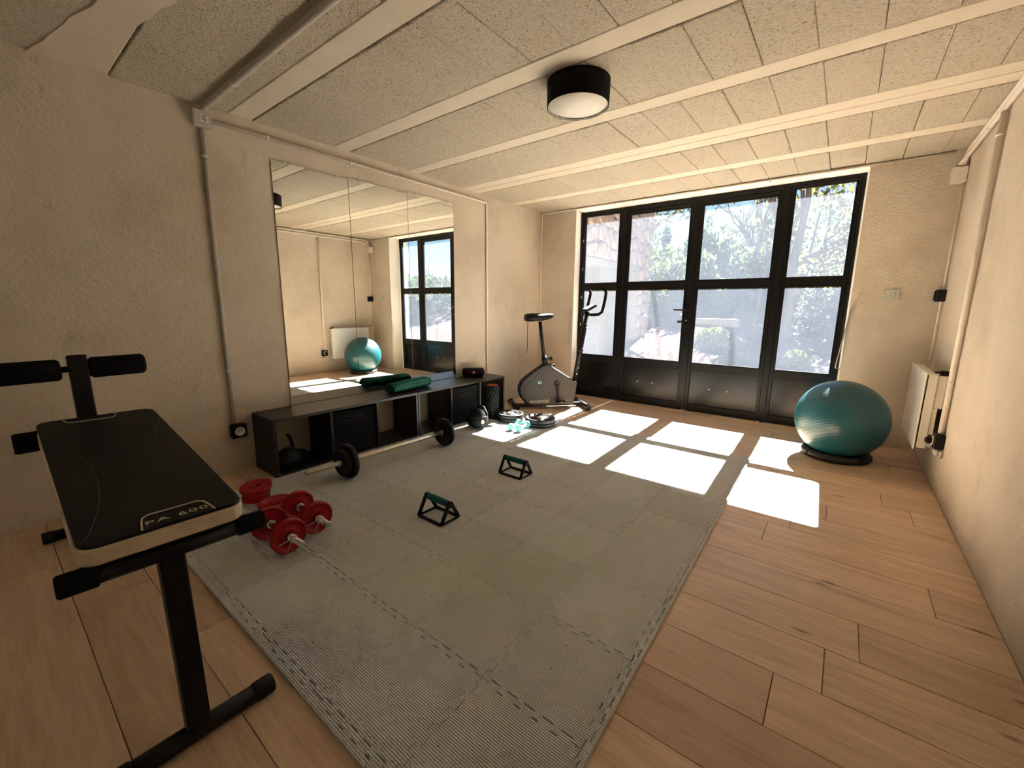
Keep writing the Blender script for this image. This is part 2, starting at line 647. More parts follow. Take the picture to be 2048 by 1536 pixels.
# ---- walls
tag(obj('wall_left', MB().box((L - 0.25, BACK - 0.25, -0.1), (L, 4.42, 2.35)), 'plaster'), kind='structure')
tag(obj('wall_right', MB().box((R, BACK - 0.25, -0.1), (R + 0.25, 4.42, 2.35)), 'plaster'), kind='structure')
tag(obj('wall_back', MB().box((L, BACK - 0.25, -0.1), (R, BACK, 2.35)), 'plaster_light'), kind='structure')  # unseen wall, set close and pale to bounce light into the near end
wf = MB()
OL0, OL1, OR0, OR1, OT = -2.356, -2.396, 0.016, 0.008, 2.012
wf.prism([(L - 0.2, D), (OL0, D), (OL1, 4.27), (OL1, 4.42), (L - 0.2, 4.42)], -0.1, 2.35)
wf.prism([(OR0, D), (R + 0.2, D), (R + 0.2, 4.42), (OR1, 4.42), (OR1, 4.27)], -0.1, 2.35)
wf.prism([(OL0 - 0.04, D), (OR0, D), (OR0, 4.42), (OL0 - 0.04, 4.42)], OT, 2.35)
wfo = tag(obj('wall_far', wf, 'plaster'), kind='structure')
# painted lining of the door reveal
tr = MB()
tr.prism([(OL0 - 0.001, D - 0.001), (OL0 + 0.003, D - 0.001), (OL1 + 0.003, 4.268), (OL1 - 0.001, 4.268)], 0.0, OT)
tag(obj('trim_1', tr, 'plaster_light'), kind='structure')
tr = MB()
tr.prism([(OR0 - 0.003, D - 0.001), (OR0 + 0.001, D - 0.001), (OR1 + 0.001, 4.268), (OR1 - 0.003, 4.268)], 0.0, OT)
tag(obj('trim_2', tr, 'plaster_light'), kind='structure')
tr = MB()
tr.box((OL0 + 0.004, D - 0.001, OT - 0.004), (OR0 - 0.004, 4.268, OT))
tag(obj('trim_3', tr, 'plaster_light'), kind='structure')

# ---- ceiling: slab, joists and hollow blocks
ceil = tag(obj('ceiling', MB().box((L - 0.1, BACK - 0.1, H + 0.03), (R + 0.1, 4.42, H + 0.25)), 'joint_dark'), kind='structure')
BEAMS = [(-0.795, -0.675), (-0.19, -0.07), (0.425, 0.545), (1.026, 1.145), (1.633, 1.751), (2.243, 2.352), (2.838, 2.948), (2.954, 3.062), (3.535, 3.650)]
for i, (a, b) in enumerate(BEAMS):
    obj('beam', MB().box((L, a, H - 0.001), (R, b, H + 0.03)), 'beam', ceil, bevel=0.004, seg=1)
edges = [BACK] + [v for ab in BEAMS for v in ab] + [D]
rows = [(edges[i], edges[i + 1]) for i in range(0, len(edges), 2)]
rb = random.Random(5)
bm_cache = {}
for ri, (a, b) in enumerate(rows):
    if b - a < 0.05:
        continue
    a += 0.008
    b -= 0.003
    x = 0.579 if ri % 2 else 0.579
    x += rb.uniform(-0.012, 0.012)
    BP = 0.1968
    while x > L:
        x0, x1 = max(x - BP, L), min(x, R)
        x -= BP
        if x1 - x0 < 0.02:
            continue
        gp = rb.choice((0.0012, 0.002, 0.003, 0.004))
        w, d = round((x1 - x0) - gp, 3), round(b - a, 3)
        key = (w, d)
        if key not in bm_cache:
            mb = MB().box((-w / 2, -d / 2, 0), (w / 2, d / 2, 0.034))
            me = bpy.data.meshes.new('block')
            me.from_pydata([tuple(p) for p in mb.v], [], mb.f)
            me.materials.append(MATS['block'])
            bm_cache[key] = me
        o = link('block', bm_cache[key], None, ceil, Vector(((x0 + x1) / 2, (a + b) / 2, H + rb.uniform(-0.003, 0.001))) - ORG[ceil.name])
        o.rotation_euler = (rb.uniform(-.002, .002), rb.uniform(-.003, .003), 0)
        bv = o.modifiers.new('bevel', 'BEVEL')
        bv.width, bv.segments = 0.003, 1
# rough plaster patch with a ragged edge over the nearest joist
pp = []
for i in range(46):
    x = L + 0.002 + i * (R - L - 0.004) / 45
    pp.append((x, 0.300 + min(0.16, 0.19 * (x - L)) + 0.012 * noise.noise((x * 7, 0, 0))))
for i in range(90, -1, -1):
    x = L + 0.002 + i * (R - L - 0.004) / 90
    pp.append((x, 0.428 + min(0.16, 0.19 * (x - L)) + 0.018 * noise.noise((x * 11, 5, 0)) + 0.008 * noise.noise((x * 41, 9, 0))))
pt = MB()
n_ = len(pp)
pt.prism(pp, H - 0.0048, H + 0.004)
obj('plaster_patch', pt, 'beam', ceil)

# ---- the glazed steel doors
YI, YO = 4.272, 4.322
ZT = OT
def leaf(name, x0, x1, ztop, zpt, pane_x, handle_side=None):
    """one glazed leaf: stiles, rails, two dusty panes, sheet panel"""
    e = empty(name, ((x0 + x1) / 2, (YI + YO) / 2, 0.0), kind='structure')
    px0, px1 = pane_x
    y0, y1 = YI + 0.006, YO - 0.006
    for a, b in ((x0, px0), (px1, x1)):
        obj('stile', MB().box((a, y0, 0.0015), (b, y1, ztop)), 'door_black', e, bevel=0.003)
    for a, b in ((zpt, ztop), (1.190, 1.257), (0.405, 0.476), (0.0015, 0.075)):
        obj('rail', MB().box((px0, y0, a), (px1, y1, b)), 'door_black', e, bevel=0.003)
    # glazing beads
    bd = MB()
    for z0, z1 in ((0.476, 1.190), (1.257, zpt)):
        t = 0.009
        bd.box((px0, y0 - 0.004, z0), (px1, y0 + 0.008, z0 + t)).box((px0, y0 - 0.004, z1 - t), (px1, y0 + 0.008, z1))
        bd.box((px0, y0 - 0.004, z0), (px0 + t, y0 + 0.008, z1)).box((px1 - t, y0 - 0.004, z0), (px1, y0 + 0.008, z1))
    obj('glazing_bead', bd, 'door_black', e)
    for z0, z1 in ((0.476, 1.190), (1.257, zpt)):
        yg = (y0 + y1) / 2
        obj('pane', MB().add([(px0, yg, z0), (px1, yg, z0), (px1, yg, z1), (px0, yg, z1)], [(0, 1, 2, 3)]), 'glass', e)
    pn = MB().box((px0, y0 + 0.018, 0.075), (px1, y0 + 0.022, 0.405))
    obj('sheet_panel', pn, 'panel_black', e)
    return e

fr = empty('door_frame', (-1.19, (YI + YO) / 2, 0), kind='structure')
obj('jamb', MB().box((OL1 + 0.004, YI, 0), (OL1 + 0.034, YO, ZT)), 'door_black', fr, bevel=0.002)
obj('jamb', MB().box((OR1 - 0.028, YI, 0), (OR1 - 0.004, YO, ZT)), 'door_black', fr, bevel=0.002)
obj('head', MB().box((OL1 + 0.034, YI, 1.985), (OR1 - 0.028, YO, ZT - 0.005)), 'door_black', fr, bevel=0.002)
obj('post', MB().box((-1.908, YI - 0.002, 0), (-1.858, YO, 1.985)), 'door_black', fr, bevel=0.002)
obj('post', MB().box((-0.517, YI - 0.002, 0), (-0.469, YO, 1.985)), 'door_black', fr, bevel=0.002)
obj('transom_strip', MB().box((-1.858, YI, 1.965), (-0.517, YO, 1.985)), 'door_black', fr, bevel=0.002)
w1 = leaf('window_1', -2.362, -1.910, 1.983, 1.963, (-2.338, -1.940))
d1 = leaf('door_1', -1.857, -1.190, 1.963, 1.928, (-1.828, -1.241))
d2 = leaf('door_2', -1.187, -0.518, 1.963, 1.928, (-1.134, -0.546))
w2 = leaf('window_2', -0.468, -0.020, 1.983, 1.963, (-0.440, -0.045))
tag(w1, 'narrow fixed glazed side panel behind the exercise bike'); tag(d1, 'glazed black steel door leaf with the lever handle')
tag(d2, 'glazed black steel door leaf without a handle'); tag(w2, 'narrow fixed glazed side panel beside the ball')
# the meeting cover strip, the lever handle, its plate and lock
obj('cover_strip', MB().box((-1.215, YI - 0.004, 0.03), (-1.165, YI + 0.006, 1.963)), 'door_black', d2, bevel=0.002)
pl = obj('handle_plate', MB().box((-1.222, YI - 0.012, 0.83), (-1.190, YI - 0.003, 1.04)), 'door_black', d1, bevel=0.004)
hd = MB().cyl((-1.206, YI - 0.010, 0.985), (-1.206, YI - 0.052, 0.985), 0.009, 12)
hd.tube([(-1.206, YI - 0.050, 0.985), (-1.25, YI - 0.052, 0.986), (-1.318, YI - 0.050, 0.985)], 0.009, 10)
obj('lever_handle', hd, 'door_black', pl)
ho = MB().tube([(-1.206, YO + 0.05, 0.945), (-1.30, YO + 0.05, 0.943)], 0.009, 10).cyl((-1.206, YO, 0.945), (-1.206, YO + 0.05, 0.945), 0.008, 10)
obj('outer_handle', ho, 'steel', d1)
obj('lock_cylinder', MB().cyl((-1.206, YI - 0.014, 0.885), (-1.206, YI - 0.006, 0.885), 0.008, 12), 'steel', pl)
for dd, xs in ((d1, (-1.66, -1.50)), (d2, (-0.95, -0.79))):
    for x in xs:
        obj('screw_head', MB().lathe((x, YI + 0.0245, 0.235), (0, -1, 0), [(0, 0.007), (0.004, 0.007), (0.006, 0.003)], 10), 'bolt_and_gap_white', dd)
for par, x, w in ((d1, -1.178, 0.028), (d1, -1.868, 0.013), (d2, -0.512, 0.010)):
    obj('light_gap_piece', MB().box((x - w, YI - 0.022, 0.0005), (x + w, YI - 0.004, 0.009)), 'bolt_and_gap_white', par, bevel=0.004)  # white pieces standing in for light that leaks under the doors
for k in range(5):
    obj('hinge', MB().cyl((-2.352, YI - 0.006, 0.5 + k * 0.3), (-2.352, YI - 0.006, 0.53 + k * 0.3), 0.005, 8), 'steel', w1)

# ================================================================== OUTSIDE
# terrace, bank and far ground
def gh(x, y):
    """ground height of the garden"""
    t = max(0.0, y - 7.3 - 0.12 * x)
    z = -0.06 + 0.30 * min(t, 4.5) + 0.05 * max(0, t - 4.5)
    return z + 0.05 * noise.noise((x * 0.9, y * 0.9, 3.1)) * min(1, t)
tag(obj('terrace_ground', MB().box((-9, 4.42, -0.25), (9, 7.6, -0.055)), 'terrace'), kind='structure')
g = MB()
NX, NY = 56, 56
vs = []
for j in range(NY + 1):
    for i in range(NX + 1):
        x, y = -16 + 40 * i / NX, 6.9 + 33 * (j / NY) ** 1.5
        vs.append((x, y, gh(x, y) - (0.04 if j == 0 else 0)))
fs = [(j * (NX + 1) + i, j * (NX + 1) + i + 1, (j + 1) * (NX + 1) + i + 1, (j + 1) * (NX + 1) + i) for j in range(NY) for i in range(NX)]
g.add(vs, fs, True)
tag(obj('garden_ground', g, 'litter'), kind='structure')

# tiled eave over the doors: pan and cover tiles
ev = empty('tiled_eave', (-1.2, 4.60, 2.2), 'row of curved clay roof tiles on the eave outside above the glazed doors', 'roof')
obj('eave_board', MB().prism([(4.425, 2.31), (4.425, 2.64), (4.95, 2.545), (4.95, 2.51)], -3.2, 1.2, 'x'), 'render_white', ev)
tile_mesh = {}
def tile(kind):
    mb = MB()
    n = 10
    rs_o, rs_i = [], []
    for y, z, r in ((-0.28, 0.05, 0.075), (0.17, 0.0, 0.09)):
        up_, dn = [], []
        for k in range(n + 1):
            a = PI * k / n
            for rr, lst in ((r, up_), (r - 0.014, dn)):
                zz = rr * math.sin(a) * 0.75
                lst.append(Vector((rr * math.cos(a), y, z + (zz if kind == 'cover' else -zz))))
        rs_o.append(up_ + dn[::-1])
    mb.rings(rs_o, smooth=False)
    me = bpy.data.meshes.new('roof_tile')
    me.from_pydata([tuple(p) for p in mb.v], [], mb.f)
    me.materials.append(MATS['roof_tile'])
    return me
tm = {'cover': tile('cover'), 'pan': tile('pan')}
rt_ = random.Random(3)
for i in range(24):
    x = -3.05 + i * 0.185
    for kind, dx, dz in (('pan', 0, 0.082), ('cover', 0.0925, 0.085)):
        o = link('roof_tile', tm[kind], None, ev, Vector((x + dx, 4.80 + rt_.uniform(-.02, .02), 2.553 + dz + rt_.uniform(-.012, .006))) - ORG[ev.name])
        o.rotation_euler = (0, rt_.uniform(-.06, .06), rt_.uniform(-.04, .04))

# stone outbuilding on the left
sb = empty('stone_outbuilding', (-4.0, 6.8, 0), 'stone-faced outbuilding wing seen through the left panes', 'building')
XW = -3.30
wb = MB()
wb.box((-5.2, 5.1, 1.78), (XW - 0.03, 8.90, 3.9))
wb.box((-5.2, 8.28, -0.2), (XW - 0.03, 8.90, 1.78))
obj('wall_core', wb, 'mortar', sb)
obj('rendered_wall', MB().box((-5.2, 6.9, -0.2), (XW - 0.16, 8.28, 1.78)), 'render_white', sb)
obj('shaded_opening', MB().box((-5.2, 5.1, -0.2), (XW - 0.9, 6.9, 1.78)), 'shade_blue', sb)  # solid block, the dimness of the opening put into its blue-grey colour
obj('lintel', MB().box((XW - 0.5, 5.1, 1.70), (XW - 0.005, 8.28, 1.80)), 'render_white', sb, bevel=0.01)
rs = random.Random(21)
def stones(ya, yb, za, zb, ny, nz):
    P = {}
    for j in range(nz + 1):
        for i in range(ny + 1):
            jy = 0 if i in (0, ny) else rs.uniform(-.34, .34)
            jz = 0 if j in (0, nz) else rs.uniform(-.36, .36)
            P[i, j] = ((ya + (yb - ya) * (i + jy) / ny), (za + (zb - za) * (j + jz) / nz))
    for j in range(nz):
        for i in range(ny):
            q = [P[i, j], P[i + 1, j], P[i + 1, j + 1], P[i, j + 1]]
            cy = sum(p[0] for p in q) / 4
            cz = sum(p[1] for p in q) / 4
            poly = []
            for k in range(4):
                a, b = q[k], q[(k + 1) % 4]
                for t in (0.22, 0.78):
                    y, z = a[0] + (b[0] - a[0]) * t, a[1] + (b[1] - a[1]) * t
                    poly.append((cy + (y - cy) * 0.93, cz + (z - cz) * 0.92))
            dpt = rs.uniform(0.0, 0.035)
            mb = MB()
            n = len(poly)
            ring0 = [Vector((XW - 0.05, y, z)) for y, z in poly]
            ring1 = [Vector((XW - 0.01 + dpt, y, z)) for y, z in poly]
            ring2 = [Vector((XW + 0.012 + dpt, cy + (y - cy) * 0.82, cz + (z - cz) * 0.82)) for y, z in poly]
            mb.rings([ring0, ring1, ring2], smooth=False)
            obj('stone', mb, 'stone', sb)
stones(5.1, 8.90, 1.80, 3.70, 12, 8)
stones(8.30, 8.90, 0.15, 1.78, 2, 7)

# trees and shrubs
def leaves(mb, rng, ells, n, size):
    tot = sum(e[3] * e[4] * e[5] for e in ells)
    for (cx, cy, cz, rx, ry, rz) in ells:
        k = int(n * rx * ry * rz / tot)
        for _ in range(k):
            while True:
                a, b, c = rng.uniform(-1, 1), rng.uniform(-1, 1), rng.uniform(-1, 1)
                d = a * a + b * b + c * c
                if d <= 1 and d > 0.12:
                    break
            nz = noise.noise((cx + a * rx * 2.3, cy + b * ry * 2.3, cz + c * rz * 2.3))
            if nz < -0.12 + 0.25 * (d - 0.5):
                continue
            p = Vector((cx + a * rx, cy + b * ry, cz + c * rz))
            u = Vector((rng.gauss(0, 1), rng.gauss(0, 1), rng.gauss(0, 0.7))).normalized()
            w = u.orthogonal().normalized()
            w = (Matrix.Rotation(rng.uniform(0, 6.3), 3, u) @ w)
            s = size * rng.uniform(0.6, 1.4)
            t = u.cross(w)
            mb.add([p - t * s, p + w * s * 0.45, p + t * s, p - w * s * 0.45], [(0, 1, 2, 3)])

def branches(mb, rng, p, d, ln, r, depth, spread=0.55, upward=0.12):
    pts = [p]
    dd = d.copy()
    for k in range(4):
        dd = (dd + Vector((rng.gauss(0, .12), rng.gauss(0, .12), rng.gauss(0, .08) + upward * 0.3))).normalized()
        pts.append(pts[-1] + dd * ln / 4)
    mb.tube(pts, [r * (1 - 0.13 * i) for i in range(5)], 6)
    if depth > 0:
        for k in range(3 if depth > 1 else 4):
            i = rng.choice((2, 3, 4))
            nd = (dd + Vector((rng.gauss(0, spread), rng.gauss(0, spread * 0.7), rng.gauss(upward, spread * 0.6)))).normalized()
            branches(mb, rng, pts[i], nd, ln * rng.uniform(0.55, 0.8), r * 0.55, depth - 1, spread, upward)

def tree(name, label, cat, base, ells, n, size, leafm, seed, trunk=None, group=None):
    rng = random.Random(seed)
    e = empty(name, base, label, cat, group)
    mb = MB()
    if trunk:
        for t in trunk:
            branches(mb, rng, Vector(t[0]), Vector(t[1]).normalized(), t[2], t[3], t[4], *(t[5:] if len(t) > 5 else ()))
    else:
        z = gh(base[0], base[1])
        top = max(q[2] for q in ells)
        for k in range(3):
            mb.tube([(base[0] + rng.uniform(-.05, .05), base[1], z - 0.1), (base[0] + rng.uniform(-.2, .2), base[1] + rng.uniform(-.2, .2), (z + top) / 2), (base[0] + rng.uniform(-.4, .4), base[1] + rng.uniform(-.3, .3), top)], [0.008 + .02 * top, 0.006 + .012 * top, 0.012], 6)
    obj('trunk' if cat == 'tree' else 'stem', mb, 'bark', e)
    if n:
        lb = MB()
        leaves(lb, rng, ells, n, size)
        obj('foliage', lb, leafm, e)
    return e

def B(x, y):
    return (x, y, gh(x, y))
tree('evergreen_shrub', 'tall glossy evergreen shrub right behind the corner of the stone wall', 'shrub', B(-3.3, 10.2), [(-3.35, 10.3, 1.35, .75, .6, .8), (-3.0, 10.8, 1.6, .6, .5, .8), (-3.9, 11, 2.0, .7, .6, .6)], 5200, 0.075, 'leaf_mid', 1)
tree('cypress', 'slim dark cypress standing against the sky', 'tree', B(-5.45, 16), [(-5.45, 16, 2.3, .36, .36, .9), (-5.45, 16, 3.2, .2, .2, .75)], 1800, 0.08, 'leaf_dark', 2)
tree('laurel_hedge', 'dense pointed hedge of laurel in the middle of the view', 'hedge', B(-2.6, 12.2), [(-3.0, 12, 2.1, .8, .5, .9), (-2.2, 12.2, 1.9, .9, .6, .85), (-1.5, 12.4, 1.8, .8, .5, .8), (-3.05, 12, 2.9, .15, .15, .45), (-2.65, 12, 2.75, .12, .12, .4)], 9500, 0.085, 'leaf_mid', 3)
tree('bare_tree', 'thin half-bare tree with dark twigs above the hedge', 'tree', B(-2.2, 13), [(-2.2, 13, 3.5, .9, .5, .6)], 260, 0.06, 'leaf_grey', 4, [(B(-2.2, 13), (0, 0, 1), 1.7, .05, 3, .6, .2), ((-2.2, 13, 2.6), (.25, 0, 1), 1.1, .03, 3, .6, .2)])
tree('yellowing_tree', 'yellowing tree with loose leaves left of the thick trunk', 'tree', B(-1.35, 11), [(-1.3, 11, 2.7, .55, .5, .9), (-1.2, 10.8, 1.8, .5, .5, .5)], 2600, 0.07, 'leaf_yellow', 5, [(B(-1.35, 11), (0, 0, 1), 1.5, .06, 2)])
tree('spreading_tree', 'big spreading tree with a thick forked trunk behind the side panel', 'tree', B(-0.85, 9), [(-0.3, 9, 3.0, 1.2, .7, .35), (0.3, 9.2, 2.4, 1.0, .7, .5), (-.1, 9.3, 1.75, .9, .6, .4)], 3300, 0.06, 'leaf_yellow', 6,
     [(B(-0.85, 9), (0.02, 0, 1), 1.6, .10, 0), ((-0.83, 9, 1.85), (.15, 0, 1), 1.3, .075, 3, .5, .15), ((-0.83, 9, 1.75), (1, .1, .55), 1.6, .06, 3, .45, .15), ((-0.84, 9, 1.9), (-.5, .1, 1), 1.2, .05, 3, .5, .2)])
tree('leaning_tree', 'slender leaning trunks in the shade behind the sunny bush', 'tree', B(-1.35, 9.6), [(-1.3, 9.7, 2.0, .5, .4, .5)], 700, 0.07, 'leaf_mid', 7, [(B(-1.4, 9.5), (.12, 0, 1), 1.7, .05, 1), (B(-1.1, 9.6), (.2, 0, 1), 1.7, .045, 1)])
tree('grey_thicket', 'thicket of grey-green brush on the slope behind the right panes', 'shrub', B(-0.3, 10.2), [(-0.6, 10, 1.2, .7, .6, .7), (0.2, 10.2, 1.3, .9, .6, .8), (1.2, 10.5, 1.5, .9, .6, .9), (-0.2, 9.4, .7, .6, .4, .5)], 7500, 0.06, 'leaf_grey', 8)
tree('lime_bush', 'sunlit lime-green bush on the bank in mid view', 'shrub', B(-1.75, 8.7), [(-1.85, 8.6, .50, .38, .3, .16), (-1.45, 8.5, .36, .35, .25, .14)], 2600, 0.035, 'leaf_lime', 9)
tree('low_lime_shrub', 'low yellow-green shrub at the foot of the right pane', 'shrub', B(-0.55, 7.9), [(-0.55, 7.9, .22, .24, .2, .16)], 1100, 0.03, 'leaf_lime', 10)
tree('shady_shrub', 'dark leafy shrub in the shade below the hedge', 'shrub', B(-2.3, 10.6), [(-2.4, 10.8, 1.1, .7, .5, .6), (-1.6, 11, 1.2, .8, .5, .6)], 5200, 0.07, 'leaf_dark', 11)
tree('overhanging_tree', 'tree top with airy branches leaning past the stone wall', 'tree', B(-4.6, 11.5), [(-3.5, 10.5, 3.5, 1.2, .7, .5), (-2.9, 10.2, 3.2, .6, .5, .3)], 900, 0.07, 'leaf_grey', 12, [(B(-4.6, 11.5), (0.1, -.1, 1), 2.4, .10, 0), ((-4.4, 11.3, 2.9), (1, -.5, .5), 1.6, .05, 3, .45, .1)])
for k, (x, y, rx, rz, lm, lab) in enumerate(((3.2, 12, 1.7, 1.5, 'leaf_mid', 'broad leafy tree at the garden edge reflected in the mirror'), (6.4, 11, 1.8, 1.7, 'leaf_grey', 'pale grey-green olive tree reflected in the mirror'), (9.5, 13, 2.2, 2.0, 'leaf_mid', 'rounded tree at the far end of the garden in the mirror'), (5.0, 18, 2.6, 2.2, 'leaf_grey', 'distant grey tree on the slope in the mirror'), (-8.5, 18, 2.2, 2.2, 'leaf_dark', 'distant dark tree behind the stone building'), (-1.5, 19, 3.2, 1.6, 'leaf_dark', 'far dark trees behind the hedge'), (13.5, 15, 2.4, 2.2, 'leaf_mid', 'outermost garden tree in the mirror'))):
    z = gh(x, y)
    tree('garden_tree', lab, 'tree', (x, y, z), ([(x, y, z + .45, rx, rx * .6, rz * .30), (x + .8, y, z + .35, rx * .8, rx * .5, .45)] if x > 0 else [(x, y, z + 1.0 + rz * .5, rx, rx * .7, rz * .8), (x + .5, y, z + .8, rx * .8, rx * .5, .8)]), 3600, 0.11, lm, 30 + k, [((x, y, z - .1), (0, 0, 1), .9 if x > 0 else 1.4, .08, 2)])
# low retaining wall
tag(obj('retaining_wall', MB().box((-2.75, 9.45, 0.2), (-1.65, 9.62, 0.80)), 'mortar', bevel=0.04), 'low stone retaining wall in the shade under the hedge', 'wall')

# ================================================================== ON THE WALLS AND CEILING
def clip(parent, p, axis, nrm, r):
    """a saddle clip round a conduit"""
    a = Vector(axis).normalized()
    mb = MB().cyl(Vector(p) - a * 0.006, Vector(p) + a * 0.006, r + 0.003, 12)
    side = a.cross(Vector(nrm)).normalized()
    q = Vector(p) + side * (r + 0.006)
    mb.cyl(q, q + Vector(nrm) * 0.006, 0.005, 8)
    obj('clip', mb, 'pvc', parent)

def conduit(name, label, path, r, clips, material='pvc', bend=True):
    pts = [Vector(p) for p in path]
    q = [pts[0]]
    for i in range(1, len(pts) - 1):
        a, b, c = pts[i - 1], pts[i], pts[i + 1]
        rr = 0.03
        p0, p2 = b + (a - b).normalized() * rr, b + (c - b).normalized() * rr
        for t in (0, .25, .5, .75, 1):
            q.append(p0 * (1 - t) ** 2 + b * (2 * t * (1 - t)) + p2 * t * t)
    q.append(pts[-1])
    mid = (pts[0] + pts[-1]) / 2
    e = empty(name, (mid.x, mid.y, min(p.z for p in pts)), label, 'conduit')
    obj('pipe', MB().tube(q, r, 10), material, e)
    for p, ax, nr in clips:
        clip(e, p, ax, nr, r)
    return e

XL = L + 0.013
conduit('wall_conduit', 'vertical plastic conduit from the grey junction box down to the left wall socket', [(XL, 0.893, 1.905), (XL, 0.89, 0.305)], 0.0105,
        [((XL, .893, 1.77), (0, 0, 1), (1, 0, 0)), ((XL, .89, .62), (0, 0, 1), (1, 0, 0))], 'pvc_grey')
conduit('wall_conduit', 'conduit running above the mirror then down beside the storage unit', [(XL, 0.94, 1.957), (XL, 3.153, 1.956), (XL, 3.157, 0.02)], 0.0095,
        [((XL, y, 1.957), (0, 1, 0), (1, 0, 0)) for y in (1.22, 1.75, 2.3, 2.85)] + [((XL, 3.154, z), (0, 0, 1), (1, 0, 0)) for z in (1.7, .9)])
conduit('ceiling_conduit', 'thick plastic conduit crossing under the ceiling blocks from the junction box', [(L + 0.012, 0.905, 1.985), (L + 0.02, 0.905, H - 0.02), (R - 0.01, 0.885, H - 0.02)], 0.0145,
        [((x, 0.905, H - 0.02), (1, 0, 0), (0, 0, -1)) for x in (-2.35, -1.4, -.4)], 'pvc_grey')
conduit('corner_conduit', 'thin conduit in the far corner next to the bike running over the doors', [(L + 0.010, D - 0.010, 0.02), (L + 0.010, D - 0.010, 2.012), (0.43, D - 0.010, 2.008)], 0.0075,
        [((x, D - 0.010, 2.010), (1, 0, 0), (0, -1, 0)) for x in (-2.38, -1.92, -1.0, -.6)])
XR = R - 0.016
conduit('wall_conduit', 'upper of the two conduits along the top of the right wall', [(XR, BACK + .05, 2.000), (XR, 4.02, 2.000), (R - 0.03, 4.05, 1.92)], 0.013, [((XR, y, 2.0), (0, 1, 0), (-1, 0, 0)) for y in (1.6, 2.6)])
conduit('wall_conduit', 'lower of the two conduits along the top of the right wall', [(XR - 0.002, BACK + .05, 1.968), (XR - 0.002, 3.96, 1.968), (R - 0.045, 4.045, 1.925)], 0.011, [((XR, y, 1.968), (0, 1, 0), (-1, 0, 0)) for y in (1.9, 3.5)])
conduit('wall_conduit', 'vertical conduit down the right wall to the socket under the heater', [(XR, 3.235, 1.955), (XR, 3.225, 0.335)], 0.0135, [((XR, 3.235, z), (0, 0, 1), (-1, 0, 0)) for z in (1.85, 1.3, .62)])
conduit('corner_conduit', 'thin conduit from the corner box down to the black switch box and heater', [(R - 0.012, 4.062, 1.81), (R - 0.012, 4.050, 0.66)], 0.0075, [((R - 0.012, 4.055, z), (0, 0, 1), (-1, 0, 0)) for z in (1.55, .9)])
conduit('heater_conduit', 'short horizontal conduit from the right wall socket behind the heater', [(R - 0.01, 3.17, .245), (R - 0.01, 3.17, .205), (R - 0.01, 3.45, .205)], 0.007, [])

# junction boxes
e = empty('junction_box', (L + 0.03, 0.893, 1.91), 'grey rounded junction box with a printed sticker high on the left wall', 'junction box')
obj('body', MB().box((L, 0.855, 1.912), (L + 0.035, 0.932, 1.985)), 'pvc_grey', e, bevel=0.008, seg=3)
obj('lid', MB().box((L + 0.035, 0.852, 1.909), (L + 0.044, 0.935, 1.988)), 'pvc_grey', e, bevel=0.004)
st = obj('sticker', MB().box((L + 0.044, 0.885, 1.930), (L + 0.0447, 0.918, 1.962)), 'print_white', e)
sl = MB()
for k, (w, z) in enumerate(((.022, 1.956), (.016, 1.950), (.024, 1.944), (.02, 1.938))):
    sl.box((L + 0.0447, 0.889, z), (L + 0.0451, 0.889 + w, z + .003))
obj('sticker_print', sl, 'rubber_grey', st)
e = empty('junction_box', (0.467, 4.06, 1.80), 'beige junction box in the top right corner with pipes entering it', 'junction box')
obj('body', MB().box((0.430, D - 0.05, 1.812), (0.500, D, 1.905)), 'pvc_white', e, bevel=0.006)
obj('lid', MB().box((0.427, D - 0.058, 1.809), (0.503, D - 0.05, 1.908)), 'pvc_white', e, bevel=0.003)
obj('cable_gland', MB().cyl((0.485, D - 0.03, 1.905), (0.485, D - 0.03, 1.94), 0.014, 12), 'pvc_white', e)

# sockets and switches
def socket(label, face_c, nrm, side, w=0.082, dep=0.045, plug=True):
    c, n, sd = Vector(face_c), Vector(nrm), Vector(side)
    e = empty('wall_socket', c + Vector((0, 0, -w / 2)), label, 'socket')
    mm = frame(c, sd, (0, 0, 1))
    b = MB().box((-w / 2, -w / 2, 0.0), (w / 2, w / 2, dep)).xf(mm)
    obj('housing', b, 'rubber_black', e, bevel=0.008, seg=3)
    if plug:
        rg = MB().lathe((0, 0, dep), (0, 0, 1), [(-.002, .027), (.004, .027), (.004, .023), (.0008, .022), (.0006, .0001)], 24, cap=False).xf(mm)
        we = obj('well', rg, 'pvc_white', e)
        for hx, hy in ((-.009, 0), (.009, 0), (0, .012)):
            obj('contact', MB().cyl((hx, hy, dep), (hx, hy, dep + .0014), .003, 8).xf(mm), 'rubber_grey', we)
    else:
        obj('rocker', MB().box((-.02, -.028, dep), (.02, .028, dep + .006)).xf(mm), 'rubber_black', e, bevel=0.003)
    return e
socket('square black wall socket with a pale round well beside the storage unit', (L, 0.905, 0.258), (1, 0, 0), (0, 1, 0))
e = socket('square black wall socket under the heater with a clear plug', (R, 3.215, 0.292), (-1, 0, 0), (0, -1, 0))
pg = obj('plug', MB().lathe((R - 0.046, 3.215, 0.292), (-1, 0, 0), [(0, .018), (.02, .018), (.03, .012)], 16), 'rubber_black', e)
obj('cable_bulb', MB().sphere((R - 0.022, 3.205, 0.232), 0.018, 14, 9, (1, 1, 1.1)), 'plug_clear', e)
socket('black switch box on the right wall near the far corner', (R, 4.035, 1.10), (-1, 0, 0), (0, -1, 0), 0.078, 0.05, False)
e = empty('light_switch', (0.241, D, 1.07), 'grey-green double light switch plate right of the glazed doors', 'switch')
obj('plate', MB().box((0.199, D - 0.010, 1.072), (0.283, D, 1.146)), 'switch_green', e, bevel=0.003)
